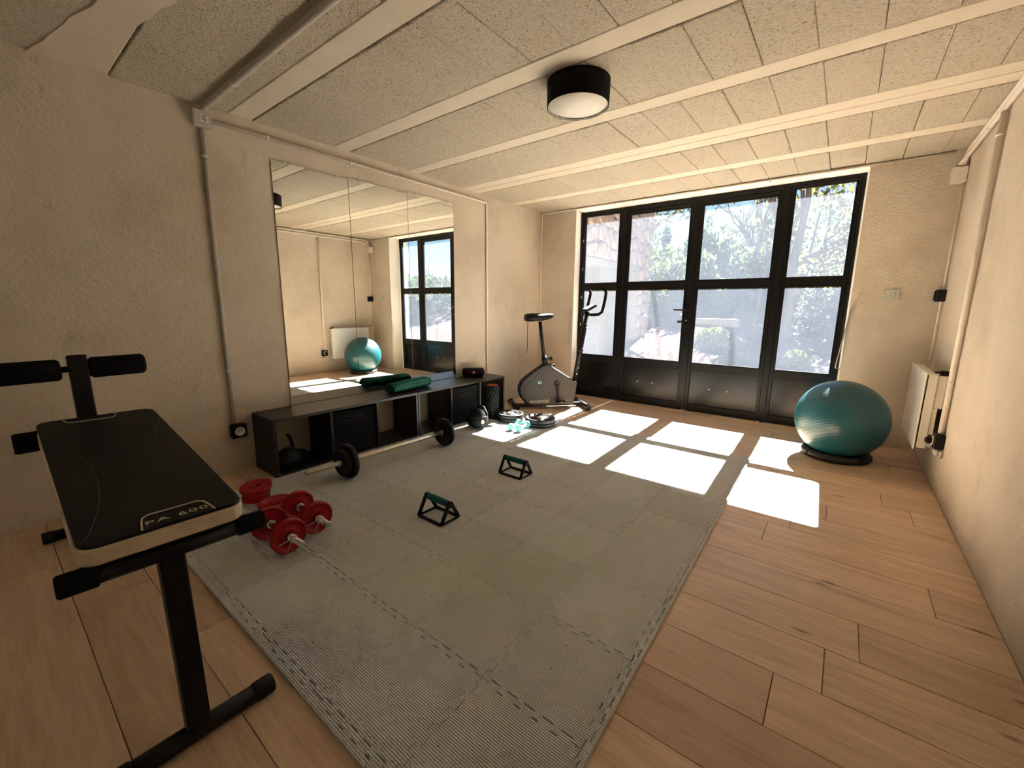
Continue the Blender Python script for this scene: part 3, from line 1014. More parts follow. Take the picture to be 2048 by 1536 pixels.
obj('rocker', MB().box((0.236, D - 0.014, 1.090), (0.258, D - 0.010, 1.128)), 'switch_green', e, bevel=0.002)
for sx in (0.212, 0.270):
    obj('screw', MB().cyl((sx, D - 0.012, 1.109), (sx, D - 0.010, 1.109), 0.003, 8), 'switch_green', e)

# hooked stay rods beside the doors
def rod(label, path, eye):
    e = empty('door_stay', path[-1], label, 'hook')
    obj('rod', MB().tube(path, 0.0042, 8), 'steel', e)
    obj('screw_eye', MB().torus(eye, (1, 0, 0.2), 0.011, 0.0028, 16, 6).cyl(Vector(eye), Vector((eye[0], D, eye[2])), 0.0028, 6), 'steel', e)
rod('steel hook rod hanging by the left side of the doors', [(-2.366, D - 0.02, 1.005), (-2.370, D - 0.012, 0.9), (-2.371, D - 0.012, 0.70), (-2.373, D - 0.012, 0.553), (-2.366, D - 0.013, 0.543), (-2.340, D - 0.014, 0.541)], (-2.366, D - 0.018, 1.012))
rod('steel hook rod hanging by the right side of the doors', [(0.030, D - 0.02, 1.015), (0.025, D - 0.016, 0.99), (0.004, D - 0.014, 0.78), (-0.016, D - 0.012, 0.575), (-0.016, D - 0.012, 0.560), (0.012, D - 0.012, 0.556)], (0.034, D - 0.018, 1.022))

# mirror panels
for k, (y0, y1, z0, z1, lab) in enumerate(((1.231, 1.7275, 0.354, 1.846, 'tall frameless mirror panel nearest the bench, above the storage unit'), (1.7315, 2.227, 0.354, 1.857, 'tall frameless mirror panel in the middle, behind the rolled towel'), (2.231, 2.722, 0.356, 1.874, 'tall frameless mirror panel nearest the doors, next to the speaker'))):
    e = empty('wall_mirror', (L + 0.003, (y0 + y1) / 2, z0), lab, 'mirror', 'mirror panels on the left wall')
    obj('mirror_plate', MB().box((L + 0.001, y0, z0), (L + 0.007, y1, z1)), 'mirror', e)
    for yy in (y0 + 0.08, y1 - 0.08):
        obj('mirror_clip', MB().box((L + 0.001, yy - 0.008, z1 - 0.008), (L + 0.011, yy + 0.008, z1 + 0.006)), 'plug_clear', e, bevel=0.002)

# round ceiling lamp
LC = Vector((-1.10, 1.889, H))
e = empty('ceiling_lamp', LC, 'round black drum ceiling lamp with a white diffuser', 'lamp')
obj('shade', MB().lathe(LC, (0, 0, -1), [(0.002, 0.145), (0.106, 0.143), (0.106, 0.139), (0.002, 0.141)], 56, cap=False), 'lamp_black', e)
df_ = obj('diffuser', MB().lathe(LC, (0, 0, -1), [(0.090, 0.139), (0.098, 0.139), (0.099, 0.0005)], 56), 'lamp_white', e)
obj('diffuser_ring', MB().torus(LC - Vector((0, 0, 0.103)), (0, 0, 1), 0.1395, 0.0022, 56, 8), 'lamp_white', df_)
obj('mounting_plate', MB().cyl(LC, LC - Vector((0, 0, 0.012)), 0.07, 24), 'lamp_black', e)

# electric panel heater on the right wall
e = empty('panel_heater', (0.45, 3.61, 0.20), 'white glass-fronted electric panel heater on the right wall behind the ball', 'heater')
obj('glass_front', MB().box((0.397, 3.300, 0.205), (0.405, 3.920, 0.655)), 'radiator_glass', e, bevel=0.002)
obj('back_body', MB().box((0.412, 3.306, 0.215), (0.452, 3.914, 0.645)), 'radiator_body', e, bevel=0.004)
obj('control_box', MB().box((0.452, 3.312, 0.455), (0.490, 3.46, 0.640)), 'radiator_body', e, bevel=0.004)
obj('lower_strip', MB().box((0.452, 3.312, 0.225), (0.472, 3.40, 0.455)), 'radiator_body', e, bevel=0.002)
obj('dial', MB().cyl((0.478, 3.35, 0.640), (0.478, 3.35, 0.668), 0.020, 20), 'rubber_black', e, bevel=0.003)
sk = MB()
for k, (z, h) in enumerate(((.29, .012), (.275, .010), (.258, .006), (.247, .006))):
    sk.box((0.456, 3.3112, z), (0.468, 3.3118, z + h))
obj('rating_label', sk, 'rubber_grey', e)
for z in (0.26, 0.60):
    obj('wall_bracket', MB().box((0.452, 3.62, z), (R, 3.66, z + .03)), 'rubber_grey', e)

# ================================================================== STORAGE
XF = -2.490
def cabinet(y0, label):
    y1 = y0 + 1.045
    e = empty('storage_unit', ((L + XF) / 2, (y0 + y1) / 2, 0), label, 'shelf unit', 'low cube storage units under the mirror')
    x0 = L + 0.0155
    obj('top_board', MB().box((x0, y0 + .0005, 0.334), (XF, y1 - .0005, 0.352)), 'cabinet_black', e, bevel=0.0015, seg=1)
    obj('bottom_board', MB().box((x0, y0 + .017, 0.0015), (XF, y1 - .017, 0.018)), 'cabinet_black', e, bevel=0.0015, seg=1)
    for a in (y0 + .0005, y1 - .0175):
        obj('side_board', MB().box((x0, a, 0.0015), (XF, a + .017, 0.334)), 'cabinet_black', e, bevel=0.0015, seg=1)
    for a in (y0 + 0.352, y0 + 0.690):
        obj('divider', MB().box((x0, a - .008, 0.018), (XF - 0.002, a + .008, 0.334)), 'cabinet_black', e, bevel=0.0015, seg=1)
    return e
cabinet(0.985, 'low black cube shelf nearer the bench, with the towel on its end')
cabinet(2.033, 'low black cube shelf nearer the doors, with the speaker on top')
def bin_(y0, y1, label):
    e = empty('storage_bin', (-2.64, (y0 + y1) / 2, 0.02), label, 'fabric bin', 'black fabric bins in the shelf units')
    x0, x1, z0, z1 = -2.765, XF - 0.012, 0.0195, 0.318
    t = .006
    mb = MB().box((x0, y0, z0), (x1, y1, z0 + t)).box((x0, y0, z0 + t), (x0 + t, y1, z1)).box((x0 + t, y0, z0 + t), (x1 - t, y0 + t, z1)).box((x0 + t, y1 - t, z0 + t), (x1 - t, y1, z1))
    obj('box', mb, 'fabric_black', e)
    fo = obj('front', MB().box((x1 - t, y0, z0 + t), (x1, y1, z1)), 'fabric_black', e, bevel=0.002)
    c = (y0 + y1) / 2
    hm = MB().tube([(x1 + .001, c - .055, .262), (x1 + .012, c - .05, .268), (x1 + .012, c + .05, .268), (x1 + .001, c + .055, .262)], 0.006, 8)
    obj('handle', hm, 'rubber_black', fo)
    obj('handle_slot', MB().box((x1, c - .07, .247), (x1 + .002, c + .07, .283)), 'vinyl_black', fo, bevel=0.001)
bin_(1.351, 1.661, 'black fabric bin in the shelf unit nearer the bench')
bin_(2.400, 2.710, 'black fabric bin in the shelf unit nearer the doors')

# dark sports gear in the first cubby
def lumpy(c, r, sc, seed, amp=0.25, fr=9):
    mb = MB().sphere(c, r, 26, 16, sc)
    cc = Vector(c)
    for i, p in enumerate(mb.v):
        d = p - cc
        k = 1 + amp * noise.noise((p.x * fr + seed, p.y * fr, p.z * fr))
        mb.v[i] = cc + d * k
    zmin = 0.0185
    for p in mb.v:
        p.z = max(p.z, zmin)
    return mb
e = empty('gear_bundle', (-2.60, 1.10, 0.0185), 'dark shiny sports gear bundle with an upright strap in the first cubby', 'sports gear')
obj('padding', lumpy((-2.585, 1.10, 0.075), 0.07, (1.1, 1.0, .85), 1.0), 'rubber_black', e)
obj('cuff', MB().tube([(-2.60, 1.155, 0.06), (-2.61, 1.185, .062), (-2.61, 1.21, .058)], [.040, .045, .034], 16), 'vinyl_black', e)
obj('strap', MB().tube([(-2.66, 1.17, 0.07), (-2.68, 1.165, .13), (-2.675, 1.15, .18), (-2.685, 1.14, .195)], [.011, .010, .009, .008], 8), 'vinyl_black', e)
e = empty('gear_bundle', (-2.59, 1.265, 0.0185), 'dark crumpled sports gear against the divider of the first cubby', 'sports gear')
obj('padding', lumpy((-2.60, 1.290, 0.060), 0.040, (1.3, .6, .95), 7.0, .3), 'rubber_black', e)
obj('strap', MB().torus((-2.60, 1.285, 0.10), (0.3, 1, 0.2), 0.032, 0.006, 24, 6), 'vinyl_black', e)

# rolled towel on the unit
e = empty('rolled_towel', (-2.645, 2.06, 0.353), 'dark green towel rolled up on top of the storage unit', 'towel')
tw = MB()
A0, A1 = Vector((-2.615, 1.872, 0.0)), Vector((-2.668, 2.265, 0.0))
dirv = (A1 - A0).normalized()
sidev = Vector((0, 0, 1)).cross(dirv).normalized()
rsx = []
for k in range(15):
    t = k / 14
    c = A0.lerp(A1, t)
    ring = []
    for i in range(30):
        a = 2 * PI * i / 30
        rr = 1 + 0.10 * noise.noise((t * 5, math.cos(a) * 1.5, math.sin(a) * 1.5 + 4)) - (0.10 if k in (0, 14) else 0)
        w = 0.066 * rr * math.cos(a)
        hh = 0.038 * rr * math.sin(a)
        ring.append(c + sidev * w + Vector((0, 0, 0.353 + 0.0385 + max(hh, -0.0385))))
    rsx.append(ring)
tw.rings(rsx)
obj('cloth_roll', tw, 'towel_green', e)
sp = []
for i in range(46):
    a = i * 0.36
    r = 0.25 + 0.70 * (i / 45)
    sp.append(A0 - dirv * 0.003 + sidev * (0.060 * r * math.cos(a)) + Vector((0, 0, 0.353 + 0.0375 + 0.033 * r * math.sin(a))))
obj('rolled_edge', MB().tube(sp, 0.0045, 6), 'towel_green', e)
fl = MB()
fl.tube([A0 + sidev * -0.050 + Vector((0, 0, .353 + .066)) + dirv * .01, A0.lerp(A1, .5) + sidev * -0.054 + Vector((0, 0, .353 + .064)), A1 + sidev * -.050 + Vector((0, 0, .353 + .066)) - dirv * .01], 0.006, 8)
obj('hem', fl, 'towel_green', e)

# portable speaker
e = empty('portable_speaker', (-2.685, 2.85, 0.353), 'small black cylindrical portable speaker with an orange badge on the storage unit', 'speaker')
S0, S1 = Vector((-2.748, 2.776, 0.396)), Vector((-2.622, 2.928, 0.396))
ax = (S1 - S0).normalized()
ln = (S1 - S0).length
obj('body', MB().lathe(S0, ax, [(0.0, 0.026), (0.006, 0.036), (0.03, 0.040), (ln - 0.03, 0.040), (ln - 0.006, 0.036), (ln, 0.026)], 28), 'fabric_black', e)
for q, d in ((S0, -1), (S1, 1)):
    obj('passive_radiator', MB().lathe(q, ax * d, [(0, .024), (0.004, .022), (0.004, .0001)], 24), 'rubber_grey', e)
obj('foot_rail', MB().box((-.09, -.018, 0), (.09, .018, .006)).xf(frame((S0 + S1) / 2 - Vector((0, 0, 0.0425)), ax, Vector((0, 0, 1)).cross(ax))), 'rubber_black', e, bevel=.002)
nv = ax.cross(Vector((0, 0, 1))).normalized()
bc = (S0 + S1) / 2 + nv * 0.0395
bd = obj('badge', MB().box((-.013, -.011, -.002), (.013, .011, .002)).xf(frame(bc, ax, (0, 0, 1))), 'orange_red', e, bevel=.001)
text('badge_letters', 'JBL', 0.013, frame(bc + nv * 0.0022, ax, (0, 0, 1)), 'print_white', bd, .0002)

# ================================================================== FLOOR MAT
TW = 0.303
SK = -0.022
AMP = 0.009
def seam(n=11):
    """offsets along a puzzle seam: list of (s, d)"""
    out = [(0.0, 0.0)]
    for k in range(1, n - 1):
        d = AMP if k % 2 else -AMP
        s0, s1 = TW * k / n, TW * (k + 1) / n
        tp = 0.003 * (1 if k % 2 else -1)
        out += [(s0 - tp, d), (s1 + tp, d)]
    out += [(TW, 0.0)]
    # drop to zero at both ends
    out.insert(1, (TW / n - 0.0005, 0.0))
    out.insert(len(out) - 1, (TW - TW / n + 0.0005, 0.0))
    return out
SE = seam()
GAP = 0.0019
def tile_poly(left_cut=None):
    """outline of one tile, origin at its lower left corner; left_cut: straight left side at this x"""
    bot = [(s, d + GAP) for s, d in SE]
    right = [(TW + d - GAP, s) for s, d in SE]
    top = [(s, TW + d - GAP) for s, d in SE][::-1]
    left = [(d + GAP, s) for s, d in SE][::-1]
    if left_cut is not None:
        bot = [p for p in bot if p[0] > left_cut + .004]
        top = [p for p in top if p[0] > left_cut + .004]
        left = [(left_cut, TW - GAP), (left_cut, GAP)]
    poly = bot[:-1] + right[:-1] + top[:-1] + left[:-1] if left_cut is None else bot[:-1] + right[:-1] + top + left
    res = []
    for p in poly:
        if not res or (Vector(p) - Vector(res[-1])).length > 1e-5:
            res.append(p)
    return [(x + SK * y, y) for x, y in res]
def poly_mesh(name, poly, z0, z1, material):
    bm = bmesh.new()
    lo = [bm.verts.new((x, y, z0)) for x, y in poly]
    ins = 0.0006
    hi = [bm.verts.new((x, y, z1)) for x, y in poly]
    f = bm.faces.new(hi)
    for i in range(len(poly)):
        j = (i + 1) % len(poly)
        bm.faces.new((lo[i], lo[j], hi[j], hi[i]))
    bmesh.ops.recalc_face_normals(bm, faces=bm.faces)
    if f.normal.z < 0:
        bmesh.ops.reverse_faces(bm, faces=bm.faces)
    bmesh.ops.triangulate(bm, faces=[f])
    me = bpy.data.meshes.new(name)
    bm.to_mesh(me)
    bm.free()
    me.materials.append(MATS[material])
    return me
MX, MY = -0.357, 0.424        # right and near seams of the tile field at y = 0.72
mat_o = empty('foam_mat', (-1.4, 1.8, 0.0005), 'large grey interlocking foam puzzle mat covering the middle of the floor', 'mat')
full = poly_mesh('tile', tile_poly(), 0.0, MATZ - .0005, 'foam')
rm = random.Random(9)
for j in range(9):
    for i in range(7):
        y = MY + j * TW
        x = MX - (i + 1) * TW + SK * (y - 0.72)
        if i < 6:
            me = full
        else:
            cut = -2.482 - x
            me = poly_mesh('tile', tile_poly(max(0.004, cut)), 0.0, MATZ - .0005, 'foam')
        o = link('tile', me, None, mat_o, Vector((x, y, 0.0006)) - ORG[mat_o.name])
# border strips with teeth: right side and near side
bw = 0.021
rp_ = [(d + GAP, s) for s, d in SE] + [(bw, TW - .0004), (bw, .0004)]
rmesh = poly_mesh('border_strip', [(x + SK * y, y) for x, y in rp_], 0, MATZ - .0005, 'foam')
for j in range(9):
    y = MY + j * TW
    link('border_strip', rmesh, None, mat_o, Vector((MX + SK * (y - .72), y, 0.0006)) - ORG[mat_o.name])
np_ = [(s, d - GAP) for s, d in SE][::-1] + [(.0004, -.026), (TW - .0004, -.026)]
nmesh = poly_mesh('border_strip', [(x + SK * y, y) for x, y in np_], 0, MATZ - .0005, 'foam')
for i in range(7):
    link('border_strip', nmesh, None, mat_o, Vector((MX - (i + 1) * TW + SK * (MY - .72), MY, 0.0006)) - ORG[mat_o.name])
link('border_corner', poly_mesh('border_corner', [(0.001, -.026), (bw, -.026), (bw, -.0005), (0.001, -.0005)], 0, MATZ - .0005, 'foam'), None, mat_o, Vector((MX + SK * (MY - .72), MY, .0006)) - ORG[mat_o.name])

Z0 = MATZ + 0.0003
# ================================================================== WEIGHTS
def plate_mb(c, axis, r, th, hole=0.0135, seg=40):
    a = Vector(axis).normalized()
    o = Vector(c) - a * th / 2
    prof = [(0.18 * th, hole), (0.18 * th, hole + .016), (0.30 * th, hole + .020), (0.30 * th, r * .80), (0.0, r * .86), (0.0, r * .96), (0.14 * th, r), (0.86 * th, r), (th, r * .96), (th, r * .86), (0.70 * th, r * .80), (0.70 * th, hole + .020), (0.82 * th, hole + .016), (0.82 * th, hole), (0.18 * th, hole)]
    return MB().lathe(o, a, prof, seg, cap=False)

# barbell in front of the storage
bx, bz = -2.172, Z0 + 0.1005
e = empty('barbell', (bx, 1.61, Z0), 'barbell with a steel bar and black plates lying before the storage units', 'barbell')
obj('bar', MB().lathe((bx, 0.999, bz), (0, 1, 0), [(0, .010), (.003, .0125), (1.232, .0125), (1.235, .010)], 16), 'steel', e)
for y, r, th in ((1.247, .100, .030), (1.212, .078, .028), (1.995, .100, .030)):
    obj('plate', plate_mb((bx, y, bz), (0, 1, 0), r, th), 'rubber_black', e)
for y in (1.188, 1.972):
    obj('collar', MB().cyl((bx, y - .008, bz), (bx, y + .006, bz), .017, 16), 'steel', e)

# push-up handles
def pushup(x0, x1, y0, y1, label):
    cx, cy = (x0 + x1) / 2, (y0 + y1) / 2
    e = empty('push_up_handle', (cx, cy, Z0), label, 'push-up bar', 'pair of push-up handles on the mat')
    t = .012
    zt = Z0 + .086
    for y in (y0, y1):
        obj('base_bar', MB().bar((x0, y, Z0 + t / 2), (x1, y, Z0 + t / 2), t, t), 'rubber_black', e, bevel=.002)
    for x in (x0, x1):
        obj('end_bar', MB().bar((x, y0, Z0 + .005), (x, y1, Z0 + .005), .010, .009), 'rubber_black', e, bevel=.002)
        for y in (y0, y1):
            obj('leg', MB().bar((x, y, Z0 + .004), (x, cy + (y - cy) * .18, zt), .015, .013, (1, 0, 0)), 'rubber_black', e, bevel=.003)
        obj('end_cap', MB().lathe((x - .009, cy, zt), (1, 0, 0), [(0, .013), (.003, .016), (.015, .016), (.018, .013)], 18), 'rubber_black', e)
    obj('grip', MB().lathe((x0 + .009, cy, zt), (1, 0, 0), [(0, .0135), (.01, .0155), ((x1 - x0) / 2 - .009, .0165), (x1 - x0 - .028, .0155), (x1 - x0 - .018, .0135)], 22), 'grip_green', e)
pushup(-1.493, -1.336, 1.200, 1.311, 'push-up handle with green grip nearer the red dumbbells')
pushup(-1.531, -1.374, 1.848, 1.960, 'push-up handle with green grip nearer the sunlit mat')

# red dumbbells
def dumbbell(label, xa, xb, yc, zoff, yaw, x_end0, x_end1):
    """plates at xa (front) and xb (rear) on a chrome bar"""
    r = .071
    zc = Z0 + r + .0005
    e = empty('red_dumbbell', ((xa + xb) / 2, yc, Z0), label, 'dumbbell', 'red adjustable dumbbells')
    ax = Vector((1, yaw, 0)).normalized()
    P = lambda x: Vector((x, yc + (x - (xa + xb) / 2) * yaw, zc))
    obj('bar', MB().lathe(P(x_end1), ax, [(0, .010), (.003, .0125), ((P(x_end0) - P(x_end1)).length - .003, .0125), ((P(x_end0) - P(x_end1)).length, .010)], 16), 'chrome', e)
    for x, d in ((xa, 1), (xb, -1)):
        pl = obj('plate', plate_mb(P(x), ax, r, .022), 'red_paint', e)
        obj('collar', MB().lathe(P(x) + ax * d * .009, ax * d, [(0, .019), (.012, .019), (.016, .016), (.030, .015)], 18), 'chrome', e)
        obj('inner_collar', MB().lathe(P(x) - ax * d * .009, -ax * d, [(0, .018), (.014, .018)], 18), 'chrome', e)
    sc_ = P(xa) + ax * .034
    up_ = Vector((0, 0, 1))
    sd = up_.cross(ax).normalized()
    for s, (a, b) in enumerate(((-.5, -.86), (-.95, -.1))):
        dv = (sd * a + up_ * b).normalized()
        obj('spring_prong', MB().tube([sc_, sc_ + dv * .02, sc_ + dv * .055 + ax * .004], .0016, 6), 'chrome', e)
    obj('spring_coil', MB().torus(sc_, ax, .0145, .0022, 20, 6).torus(sc_ + ax * .0045, ax, .0145, .0022, 20, 6), 'chrome', e)
    return e
dumbbell('red-plated dumbbell with chrome bar nearer the bench', -1.664, -1.832, 0.676, 0, .03, -1.556, -1.94)
dumbbell('red-plated dumbbell with chrome bar farther from the bench', -1.727, -1.896, 0.826, 0, -.01, -1.621, -2.005)
# loose red plates
def loose(label, c, r, th, axis, group='loose red weight plates'):
    e = empty('weight_plate', (c[0], c[1], c[2] - th / 2), label, 'weight plate', group)
    obj('disc', plate_mb(c, axis, r, th), 'red_paint', e)
    a = Vector(axis).normalized()
    obj('hub_ring', MB().torus(Vector(c) + a * th * .32, a, .026, .0022, 28, 6), 'red_paint', e)
    return e
loose('red weight plate lying flat behind the red dumbbells', (-2.118, 0.826, Z0 + .0125), .085, .024, (0.02, 0, 1))
loose('lowest red plate of the small stack near the storage unit', (-2.285, 0.792, Z0 + .0115), .064, .022, (0, 0, 1))
loose('middle red plate of the small stack near the storage unit', (-2.283, 0.795, Z0 + .0342), .064, .022, (0, 0, 1))
loose('topmost tilted red plate of the stack near the storage unit', (-2.29, 0.798, Z0 + .0615), .074, .020, (0.06, -0.09, 1))

# stacks of black plates
def bplate(label, c, r, th, rot):
    e = empty('weight_plate', (c[0], c[1], c[2] - th / 2), label, 'weight plate', 'black weight plates on the mat')
    obj('disc', plate_mb(c, (0, 0, 1), r, th, .015), 'rubber_grey', e)
    for k in range(3):
        a = rot + 2 * PI * k / 3
        q = Vector(c) + Vector((math.cos(a), math.sin(a), 0)) * r * .55 + Vector((0, 0, th * .20))
        mb = MB().box((-.028, -.012, 0), (.028, .012, th * .28)).xf(frame(q, (-math.sin(a), math.cos(a), 0), (-math.cos(a), -math.sin(a), 0)))
        obj('grip_pad', mb, 'rubber_black', e, bevel=.006)
    obj('hub', MB().lathe(Vector(c) + Vector((0, 0, th * .1)), (0, 0, 1), [(0, .034), (th * .42, .030), (th * .42, .016), (0, .016)], 24, cap=False), 'steel', e)
for k in range(2):
    bplate(('lower', 'upper')[k] + ' black plate of the stack beside the foam roller', (-2.232, 2.846, Z0 + .0165 + .0335 * k), .115, .033, .4 + k)
for k in range(2):
    bplate(('lower', 'upper')[k] + ' black plate of the stack behind the turquoise dumbbells', (-1.948, 2.893, Z0 + .0165 + .0335 * k), .130, .033, 1.1 + k)

# turquoise dumbbells
def hexbell(label, a, b):
    zc = Z0 + .0275
    A, Bv = Vector((*a, zc)), Vector((*b, zc))
    d = (Bv - A).normalized()
    e = empty('small_dumbbell', ((a[0] + b[0]) / 2, (a[1] + b[1]) / 2, Z0), label, 'dumbbell', 'small turquoise dumbbells')
    obj('grip', MB().lathe(A + d * .012, d, [(0, .014), (.03, .0125), ((Bv - A).length - .05, .0125), ((Bv - A).length - .024, .014)], 16), 'turquoise', e)
    for c, s in ((A, -1), (Bv, 1)):
        mb = MB()
        side = d.cross(Vector((0, 0, 1))).normalized()
        rsx = []
        for t, k in ((-.018, .86), (-.014, 1), (.014, 1), (.018, .86)):
            rsx.append([c + d * t + (side * math.cos(PI / 3 * i) + Vector((0, 0, 1)) * math.sin(PI / 3 * i)) * (.0312 * k) for i in range(6)])
        mb.rings(rsx, smooth=False)
        obj('head', mb, 'turquoise', e, bevel=.002)
hexbell('small turquoise dumbbell of the pair, nearer the storage unit', (-2.030, 2.598), (-2.062, 2.742))
hexbell('small turquoise dumbbell of the pair, nearer the room centre', (-1.954, 2.606), (-1.978, 2.750))

# black weighted bag by the unit
e = empty('weight_bag', (-2.295, 2.485, Z0), 'black weighted training ball with straps by the storage unit', 'medicine ball')
kb = MB().sphere((-2.295, 2.485, Z0 + .078), .088, 30, 18, (1, 1, .92))
for p in kb.v:
    p.z = max(p.z, Z0 + .001)
obj('body', kb, 'fabric_black', e)
for s in (-1, 1):
    c = Vector((-2.295, 2.485, Z0 + .078))
    pts = []
    for i in range(13):
        a = PI * (0.12 + 0.76 * i / 12)
        pts.append(c + Vector((math.cos(a) * .084, s * (.022 + .022 * math.sin(a)), math.sin(a) * .080 + (.016 if 3 < i < 9 else 0.004))))
    obj('strap', MB().tube(pts, .0085, 8), 'rubber_black', e)
obj('seam_ring', MB().torus((-2.295, 2.485, Z0 + .105), (0, 0, 1), .0815, .003, 36, 6), 'rubber_grey', e)
obj('badge', MB().cyl((-2.213, 2.452, Z0 + .07), (-2.205, 2.450, Z0 + .07), .016, 16), 'print_grey', e)

# foam roller
rc = Vector((-2.405, 2.80, Z0))
e = empty('foam_roller', rc, 'upright black grooved foam roller with a red inner rim', 'foam roller')
hgt = .300
obj('sleeve', MB().lathe(rc, (0, 0, 1), [(0, .052), (.003, .055), (hgt - .003, .055), (hgt, .052), (hgt, .045), (0.01, .045)], 36, cap=False), 'rubber_black', e)
lug = MB()
for r_ in range(9):
    for k in range(12):
        a = 2 * PI * (k + (.5 if r_ % 2 else 0)) / 12
        q = rc + Vector((math.cos(a) * .0545, math.sin(a) * .0545, .022 + r_ * .032))
        lug.v += []
        mb = MB().box((-.009, -.0125, 0), (.009, .0125, .0065)).xf(frame(q, (-math.sin(a), math.cos(a), 0), (0, 0, 1)))
        lug.add(mb.v, mb.f)
tag(obj('lugs', lug, 'rubber_black', e, bevel=.003, seg=1), kind='stuff')
obj('inner_rim', MB().lathe(rc + Vector((0, 0, hgt - .02)), (0, 0, 1), [(0, .0448), (.023, .0448), (.024, .042), (.023, .039), (0, .039)], 36, cap=False), 'orange_red', e)
obj('inner_tube', MB().lathe(rc + Vector((0, 0, .004)), (0, 0, 1), [(0, .039), (hgt - .03, .039)], 28, cap=False), 'orange_red', e)

# ================================================================== BALL
bc = Vector((0.055, 3.578, 0.268))
e = empty('exercise_ball', (0.055, 3.578, 0.005), 'large teal exercise ball resting in a dark ring by the right wall', 'exercise ball')
o = obj('ball_shell', MB().sphere(bc, .263, 64, 40), 'ball', e, origin=bc)
obj('valve', MB().cyl(bc + Vector((.12, .234, 0)) * 1.0, bc + Vector((.1215, .237, 0)), .010, 12), 'ball', e)
rb_ = empty('ball_ring', (0.055, 3.578, 0.0), 'dark ring base on the floor under the teal ball', 'ring')
obj('ring', MB().torus((0.055, 3.578, 0.028), (0, 0, 1), .172, .027, 64, 16), 'rubber_grey', rb_)
for k in range(3):
    a = 3.6 + 2 * PI * k / 3
    q = Vector((0.055 + math.cos(a) * .172, 3.578 + math.sin(a) * .172, .028))
    obj('grip_sleeve', MB().tube([Vector((0.055 + math.cos(a + s) * .172, 3.578 + math.sin(a + s) * .172, .0285)) for s in (-.25, -.12, 0, .12, .25)], .0282, 14), 'rubber_black', rb_)

# ================================================================== EXERCISE BIKE
BU, BV, BP0 = Vector((.654, .756, 0)), Vector((.756, -.654, 0)), Vector((-2.40, 3.37, 0))
def bp(t, off, z):
    return BP0 + BU * t + BV * off + Vector((0, 0, z))
BM = Matrix((BU, Vector((0, 0, 1)), BV)).transposed().to_4x4()      # x=t, y=z, z=off
BM.translation = BP0
e = empty('exercise_bike', bp(.2, 0, 0), 'black upright exercise bike in the corner by the glazed doors', 'exercise bike')
outl = [(.02, .030), (-.045, .062), (-.090, .115), (-.114, .170), (-.114, .225), (-.092, .275), (-.055, .312), (.02, .365), (.09, .412), (.135, .440), (.165, .441), (.20, .425), (.33, .345), (.465, .262), (.472, .245), (.458, .12), (.440, .030)]
def grow(poly, k):
    cx = sum(p[0] for p in poly) / len(poly)
    cy = sum(p[1] for p in poly) / len(poly)
    return [(cx + (x - cx) * k, max(.024, cy + (y - cy) * k)) for x, y in poly]
obj('core_cover', MB().prism(grow(outl, 1.03), -.030, .030).xf(BM), 'rubber_black', e, bevel=.006)
for s in (-1, 1):
    a, b = sorted((s * .030, s * .060))
    ss_ = obj('side_shell', MB().prism(outl, a, b).xf(BM), 'bike_shell', e, bevel=.008, seg=3)
text('brand_lettering', 'essential', .058, frame(bp(.085, .0606, .078), BU, (0, 0, 1)), 'print_grey', ss_, .0002)
text('size_lettering', '03', .040, frame(bp(.085, .0606, .264), BU, (0, 0, 1)), 'print_mint', ss_, .0002)
obj('decor_line', MB().tube([bp(.145, .0605, .37), bp(.095, .0605, .325), bp(.135, .0605, .275), bp(.085, .0605, .215)], .0018, 6).tube([bp(-.05, .0605, .07), bp(-.075, .0605, .16), bp(-.06, .0605, .235), bp(.02, .0605, .31), bp(.10, .0605, .385)], .0018, 6), 'rubber_black', ss_)
obj('crank_hub', MB().cyl(bp(.263, -.075, .247), bp(.263, .075, .247), .030, 20), 'rubber_black', e)
for s, dz in ((1, -1), (-1, 1)):
    ca = obj('crank_arm', MB().bar(bp(.263, s * .080, .247), bp(.263 + .020 * s, s * .084, .247 + dz * .165), .022, .014, BV), 'paint_black', e, bevel=.004)
    obj('pedal', MB().box((-.045, -.010, -.035), (.045, .010, .035)).xf(frame(bp(.285 if s > 0 else .245, s * .125, .247 + dz * .168), BU, (0, 0, 1))), 'rubber_black', ca, bevel=.004)
    obj('pedal_axle', MB().cyl(bp(.283 if s > 0 else .245, s * .084, .247 + dz * .165), bp(.285, s * .16, .247 + dz * .168), .006, 8), 'chrome', ca)
obj('frame_tube', MB().bar(bp(-.15, 0, .030), bp(.545, 0, .030), .04, .03), 'paint_black', e, bevel=.004)
obj('rear_stabilizer', MB().tube([bp(-.155, -.175, .030), bp(-.155, .11, .030)], .024, 14), 'paint_black', e)
obj('front_stabilizer', MB().tube([bp(.548, -.20, .030), bp(.548, .20, .030)], .024, 14), 'paint_black', e)
for t, o0, o1 in ((-.155, -.205, -.165), (-.155, .09, .125), (.548, -.215, -.165), (.548, .165, .215)):
    obj('end_cap', MB().cyl(bp(t, o0, .0295), bp(t, o1, .0295), .0285, 16), 'rubber_black', e, bevel=.003)
obj('seat_sleeve', MB().cyl(bp(.152, 0, .43), bp(.137, 0, .525), .026, 16), 'paint_black', e)
obj('seat_post', MB().cyl(bp(.138, 0, .50), bp(.089, 0, .86), .0165, 16), 'paint_black', e)
kn = obj('height_knob', MB().cyl(bp(.142, 0, .49), bp(.195, 0, .495), .007, 10).lathe(bp(.195, 0, .495), BU, [(0, .014), (.006, .020), (.024, .020), (.028, .014)], 12), 'rubber_black', e)
